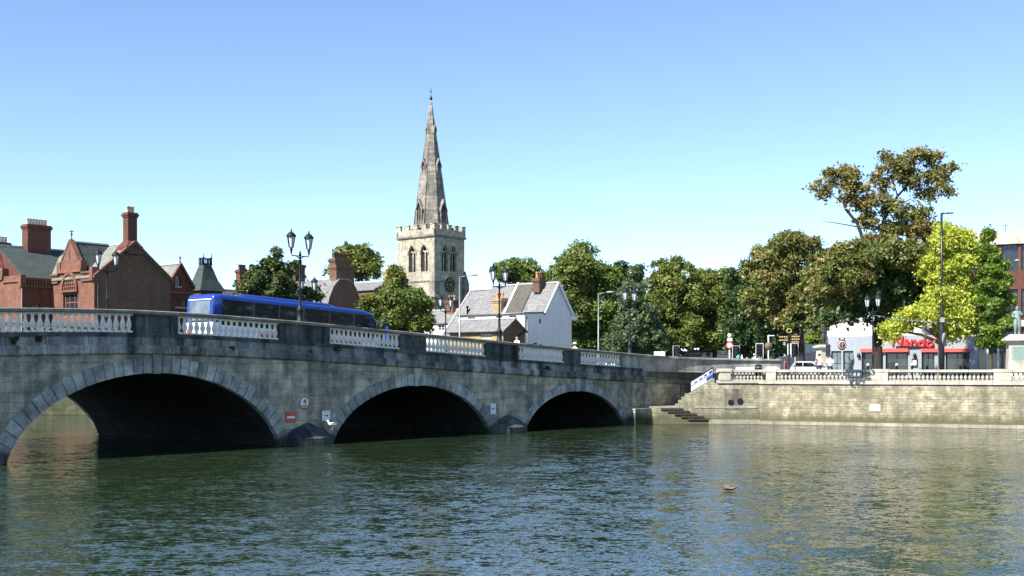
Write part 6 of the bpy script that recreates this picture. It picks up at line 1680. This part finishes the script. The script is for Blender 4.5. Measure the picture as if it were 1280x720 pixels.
def figure(parent, H, mats, pose=None, hair=True, statue=False, coat=False, clothes=None):
    """one continuous body, facing -y, feet at z=0; mats = (skin, top, bottom, hair, shoe)"""
    k = H / 1.75
    J = dict(pel=(0, 0, .95), sp=(0, .01, 1.12), ch=(0, .0, 1.33), nk=(0, .01, 1.47), hb=(0, -.005, 1.55), ht=(0, -.01, 1.66),
             sl=(-.17, .01, 1.40), el=(-.24, .03, 1.13), wl=(-.25, -.05, .89), pl=(-.25, -.07, .82), sr=(.17, .01, 1.40), er=(.24, .03, 1.13), wr=(.25, -.05, .89), pr=(.25, -.07, .82),
             hl=(-.09, 0, .90), kl=(-.10, -.02, .50), al=(-.10, .03, .09), tl=(-.11, -.15, .035), hr=(.09, 0, .90), kr=(.10, -.02, .50), ar=(.10, .03, .09), tr=(.11, -.15, .035))
    if pose: J.update(pose)
    rad = dict(pel=(.15, .11), sp=(.135, .10), ch=(.165, .115), nk=.055, hb=.075, ht=.085, sl=.065, el=.045, wl=.03, pl=.036, sr=.065, er=.045, wr=.03, pr=.036, hl=.085, kl=.058, al=.04, tl=.035, hr=.085, kr=.058, ar=.04, tr=.035)
    if coat: rad.update(pel=(.20, .15), hl=.14, hr=.14, kl=.09, kr=.09, el=.06, er=.06)
    if statue: rad = {n: (tuple(q * 1.32 for q in v) if hasattr(v, '__len__') else v * 1.35) for n, v in rad.items()}
    names = list(J)
    ed_ = [('pel', 'sp'), ('sp', 'ch'), ('ch', 'nk'), ('nk', 'hb'), ('hb', 'ht'), ('ch', 'sl'), ('sl', 'el'), ('el', 'wl'), ('wl', 'pl'), ('ch', 'sr'), ('sr', 'er'), ('er', 'wr'), ('wr', 'pr'), ('pel', 'hl'), ('hl', 'kl'), ('kl', 'al'), ('al', 'tl'), ('pel', 'hr'), ('hr', 'kr'), ('kr', 'ar'), ('ar', 'tr')]
    vs, fs = skin_mesh('figure', [tuple(c * k for c in J[n]) for n in names], [(names.index(a), names.index(b)) for a, b in ed_], [tuple(q * k for q in rad[n]) if hasattr(rad[n], '__len__') else rad[n] * k for n in names])
    mb = MB(); mb.v = list(vs)
    hw = Vector(J['wl']) * k, Vector(J['wr']) * k
    for f in fs:
        c = sum((Vector(vs[i]) for i in f), Vector()) / len(f)
        z = c.z / k
        armd = min((c - w).length for w in hw) / k
        if statue: mi = 0
        elif z > 1.475 and abs(c.x) < .12 * k: mi = 0
        elif armd < .10: mi = 0
        elif abs(c.x) > .19 * k and z > .8 and z < 1.16: mi = 0
        elif z < .1: mi = 3
        elif z < .97: mi = 2
        else: mi = 1
        mb.face(f, mi, True)
    # nose, ears, fingers
    hx = Vector(J['ht']) * k
    mb.lathe([(.002, 0), (.012 * k, .012 * k), (.016 * k, .035 * k), (.004, .06 * k)], 6, (hx.x, hx.y - .088 * k, hx.z - .085 * k), 0)
    for s in (-1, 1): mb.lathe([(.003, -.03 * k), (.012 * k, -.015 * k), (.014 * k, .02 * k), (.003, .032 * k)], 6, (hx.x + s * .085 * k, hx.y + .01 * k, hx.z - .05 * k), 0)
    for side, wn_, pn in ((-1, 'wl', 'pl'), (1, 'wr', 'pr')):
        a = Vector(J[wn_]) * k; c = Vector(J[pn]) * k; d = (c - a).normalized(); fw = Vector((0, -1, 0)); fw = (fw - d * d.dot(fw)).normalized(); up = d.cross(fw)
        for q, (o_, ln) in enumerate(((-.027, .062), (-.009, .072), (.009, .068), (.026, .052))):
            s0 = c + fw * o_ * k; mb.tube([s0, s0 + d * ln * .5 * k, s0 + d * ln * .95 * k + up * side * .014 * k], [.0095 * k, .0085 * k, .006 * k], 6)
        s0 = a + d * .03 * k - fw * -.03 * k; mb.tube([s0, s0 + (fw * .6 + d * .8) * .04 * k, s0 + (fw * .5 + d * .85) * .075 * k], [.011 * k, .01 * k, .007 * k], 6)
    ms = [mats[0]] if statue else [mats[0], mats[1], mats[2], mats[4]]
    bd = mb.build('body', ms, parent)
    mb = MB()
    for s in (-1, 1): mb.lathe([(.002, -.012 * k), (.011 * k, 0), (.002, .012 * k)], 8, (hx.x + s * .03 * k, hx.y - .083 * k, hx.z - .045 * k), axis='y')
    mb.bar((hx.x - .025 * k, hx.y - .085 * k, hx.z - .118 * k), (hx.x + .025 * k, hx.y - .085 * k, hx.z - .118 * k), .006 * k, .008 * k)
    mb.build('facial_features', mats[0] if statue else M['hairbrown'], bd)
    if hair:
        mb = MB(); mb.lathe([(.088 * k, -.03 * k), (.096 * k, .01 * k), (.09 * k, .05 * k), (.06 * k, .085 * k), (.01, .1 * k)], 14, (hx.x, hx.y + .014 * k, hx.z - .02 * k)); mb.build('hair', mats[3], parent)
    return bd
def person(label, loc, rz, H, top, bottom, pose=None, hairm='hairbrown', group=None, hair=True):
    t = thing('person', label, 'person', loc, rz, group)
    figure(t, H, (M['skin'], M[top], M[bottom], M[hairm], M['black']), pose, hair)
    return t
walk = dict(kl=(-.10, -.16, .52), al=(-.10, -.10, .10), tl=(-.11, -.28, .05), kr=(.10, .05, .50), ar=(.10, .24, .12), tr=(.11, .08, .04), el=(-.23, .10, 1.14), wl=(-.23, .10, .90), pl=(-.23, .09, .83), er=(.23, -.04, 1.14), wr=(.22, -.18, .95), pr=(.22, -.22, .89))
tq = along(bw(0, 1.7), DIR, 646)
person('pedestrian with a pale shirt walking on the bridge in front of the white house', bw(tq, 1.7, ztop(tq) - 1.16), ANG + PI / 2 + PI, 1.78, 'shirtwhite', 'denim', walk, hair=False)
tq = along(bw(0, 1.6), DIR, 718.5)
pp = person('pedestrian in a pink top and pale hat on the bridge beside the white gable', bw(tq, 1.6, ztop(tq) - 1.16), ANG + PI / 2, 1.68, 'pinktop' if False else 'shirtwhite', 'denim', walk, hair=True)
mb = MB(); mb.lathe([(.19, 1.60), (.2, 1.615), (.11, 1.63), (.105, 1.70), (.08, 1.725), (.01, 1.73)], 16, (0, 0, -.02)); mb.build('hat', plain('pale_straw', (.62, .52, .45), .8), pp)
bag = dict(er=(.25, .02, 1.15), wr=(.2, -.16, 1.0), pr=(.16, -.21, 1.0))
person('person in a white shirt with red sleeve standing with back turned behind the balustrade', (PX(1024, 82.5), 82.5, GZ), PI + .25, 1.82, 'shirtwhite', 'denim', bag)
person('person in a white shirt and dark hair beside the one with the red sleeve', (PX(1037.5, 82.8), 82.8, GZ), PI - .4, 1.74, 'shirtwhite', 'denim', walk)
pr = [o for o in COL.objects if o.get('label', '').startswith('person in a white shirt with red')][0]
mb = MB(); mb.lathe([(.072, 0), (.075, .12), (.07, .24)], 10, (.20, .015, 1.22)); mb.build('sleeve', M['shirtred'], pr)
person('distant pedestrian in red walking in front of the pale pinkish wall', (PX(981, 111), 111, GZ), PI / 2, 1.66, 'shirtred', 'shirtred', walk)

# statue on the right and the darker monument in the middle distance
Ys = 80.2
st_ = thing('statue', 'green bronze standing man statue on a pale stone plinth with inscription panel', 'statue', (PX(1271.5, Ys), Ys, GZ), -.25)
s_ = lambda y: ZA(y, Ys) - GZ
fig = bpy.data.objects.new('figure', None); COL.objects.link(fig); fig.parent = st_; fig.location = (0, 0, s_(418)); 
spose = dict(er=(.27, -.02, 1.18), wr=(.12, -.20, 1.20), pr=(.06, -.23, 1.22), el=(-.26, .05, 1.14), wl=(-.20, -.16, 1.06), pl=(-.14, -.22, 1.07), kl=(-.11, -.10, .50), al=(-.12, -.06, .09), tl=(-.14, -.24, .035))
figure(fig, ZA(381, Ys) - ZA(418, Ys) - .08, (M['bronze'],) * 5, spose, True, True, True)
mb = MB(); mb.lathe([(.24, 0), (.25, .02), (.13, .06), (.12, .13), (.05, .15)], 12, (0, -.0, s_(383.6))); mb.build('hat', M['bronze'], fig)
mb = MB(); pl8 = lambda r: [(-r, -r), (r, -r), (r, r), (-r, r)]
mb.rings([[(x, y, z) for x, y in pl8(r)] for r, z in ((.86, 0), (.86, .25), (.72, .45), (.64, .6), (.6, s_(429)), (.66, s_(428.5)), (.70, s_(427)), (.88, s_(426)), (.88, s_(423.8)), (.72, s_(422)), (.55, s_(419.8)), (.5, s_(418)))], 0, True, True, False)
mb.build('plinth', M['paleston'], st_)
mb = MB(); mb.box(-.42, .42, -.625, -.59, s_(456), s_(433)); pn = mb.build('inscription_panel', plain('green_bronze_panel', (.22, .30, .26), .6, var=.25, scale=8), st_)
mb = MB()
for k in range(10): mb.box(-.32 + .03 * (k % 3), .32 - .04 * (k % 2), -.632, -.6255, s_(454) + k * .11, s_(454) + k * .11 + .035)
mb.build('inscription_lines', M['bronze'], pn)
Ym = 108.0
mn = thing('war_memorial', 'dark bronze standing figure on a white stone pedestal behind the black traffic light', 'monument', (PX(1030, Ym), Ym, GZ), .2)
m_ = lambda y: ZA(y, Ym) - GZ
fig = bpy.data.objects.new('figure', None); COL.objects.link(fig); fig.parent = mn; fig.location = (0, 0, m_(431))
figure(fig, m_(403.5) - m_(431), (M['darkbronze'],) * 5, spose, True, True, True)
mb = MB(); mb.rings([[(x, y, z) for x, y in pl8(r)] for r, z in ((.9, 0), (.9, .3), (.6, .5), (.5, m_(436)), (.75, m_(434.5)), (.75, m_(433)), (.45, m_(431)))], 0, True, True, False); mb.build('plinth', M['paleston'], mn)
def bird(name, label, cat, loc, rz, mats, k=1.0, legs=True, swim=False):
    t = thing(name, label, cat, loc, rz)
    z = .0 if swim else .16
    verts = [(0, 0, .10 + z), (-.12, 0, .12 + z), (-.22, 0, .14 + z), (.12, 0, .12 + z), (.17, 0, .20 + z), (.20, 0, .27 + z), (.235, 0, .275 + z)]
    rads = [(.095, .085), (.07, .06), (.02, .03), (.075, .07), (.05, .045), (.058, .052), (.035, .035)]
    vs, fs = skin_mesh('bird', [tuple(c * k for c in v) for v in verts], [(0, 1), (1, 2), (0, 3), (3, 4), (4, 5), (5, 6)], [(a * k, b * k) for a, b in rads])
    mb = MB(); mb.v = vs
    for f in fs: mb.face(f, 0, True)
    if legs:
        for s in (-1, 1): mb.tube([(.0, s * .035 * k, .09 * k + z * k), (.0, s * .035 * k, .01)], .009 * k, 5, 1); mb.poly([(-.02 * k, s * .035 * k - .025 * k, .006), (.06 * k, s * .035 * k - .03 * k, .006), (.06 * k, s * .035 * k + .03 * k, .006), (-.02 * k, s * .035 * k + .025 * k, .006)], 1)
    bd = mb.build('body', [mats[0], mats[2]], t)
    mb = MB(); mb.rings([[(.25 * k, -.014 * k, (.262 + z) * k), (.25 * k, .014 * k, (.262 + z) * k), (.25 * k, 0, (.288 + z) * k)], [(.32 * k, -.01 * k, (.258 + z) * k), (.32 * k, .01 * k, (.258 + z) * k), (.32 * k, 0, (.266 + z) * k)]], 0); mb.build('beak', mats[2], t)
    for s in (-1, 1):
        mb = MB(); pts = [(.08, .0), (.04, .05), (-.1, .06), (-.24, .05), (-.12, -.01), (0, -.03)]
        mb.rings([[(x * k, s * (q + (.02 if x > -.15 else -.04)) * k, (.12 + z + y) * k) for x, y in pts] for q in (.075, .09)], 0, True, True, True); mb.build('wing', mats[1], t)
    return t
bird('gull', 'small white gull standing on the first bridge cutwater', 'bird', bw(T_of(398), -1.02, .72), ANG + 2.6, (M['white'], M['concrete'], M['gold']), 1.1)
bird('duck', 'brown duck swimming left on open water near the right quay', 'duck', (PX(911, 36.6), 36.6, -.03), PI - .1, (plain('brown_feathers', (.13, .095, .065), .8, var=.3, scale=20), plain('buff_feathers', (.24, .18, .125), .8, var=.3, scale=20), plain('dark_bill', (.10, .09, .05), .6)), 1.15, False, True)
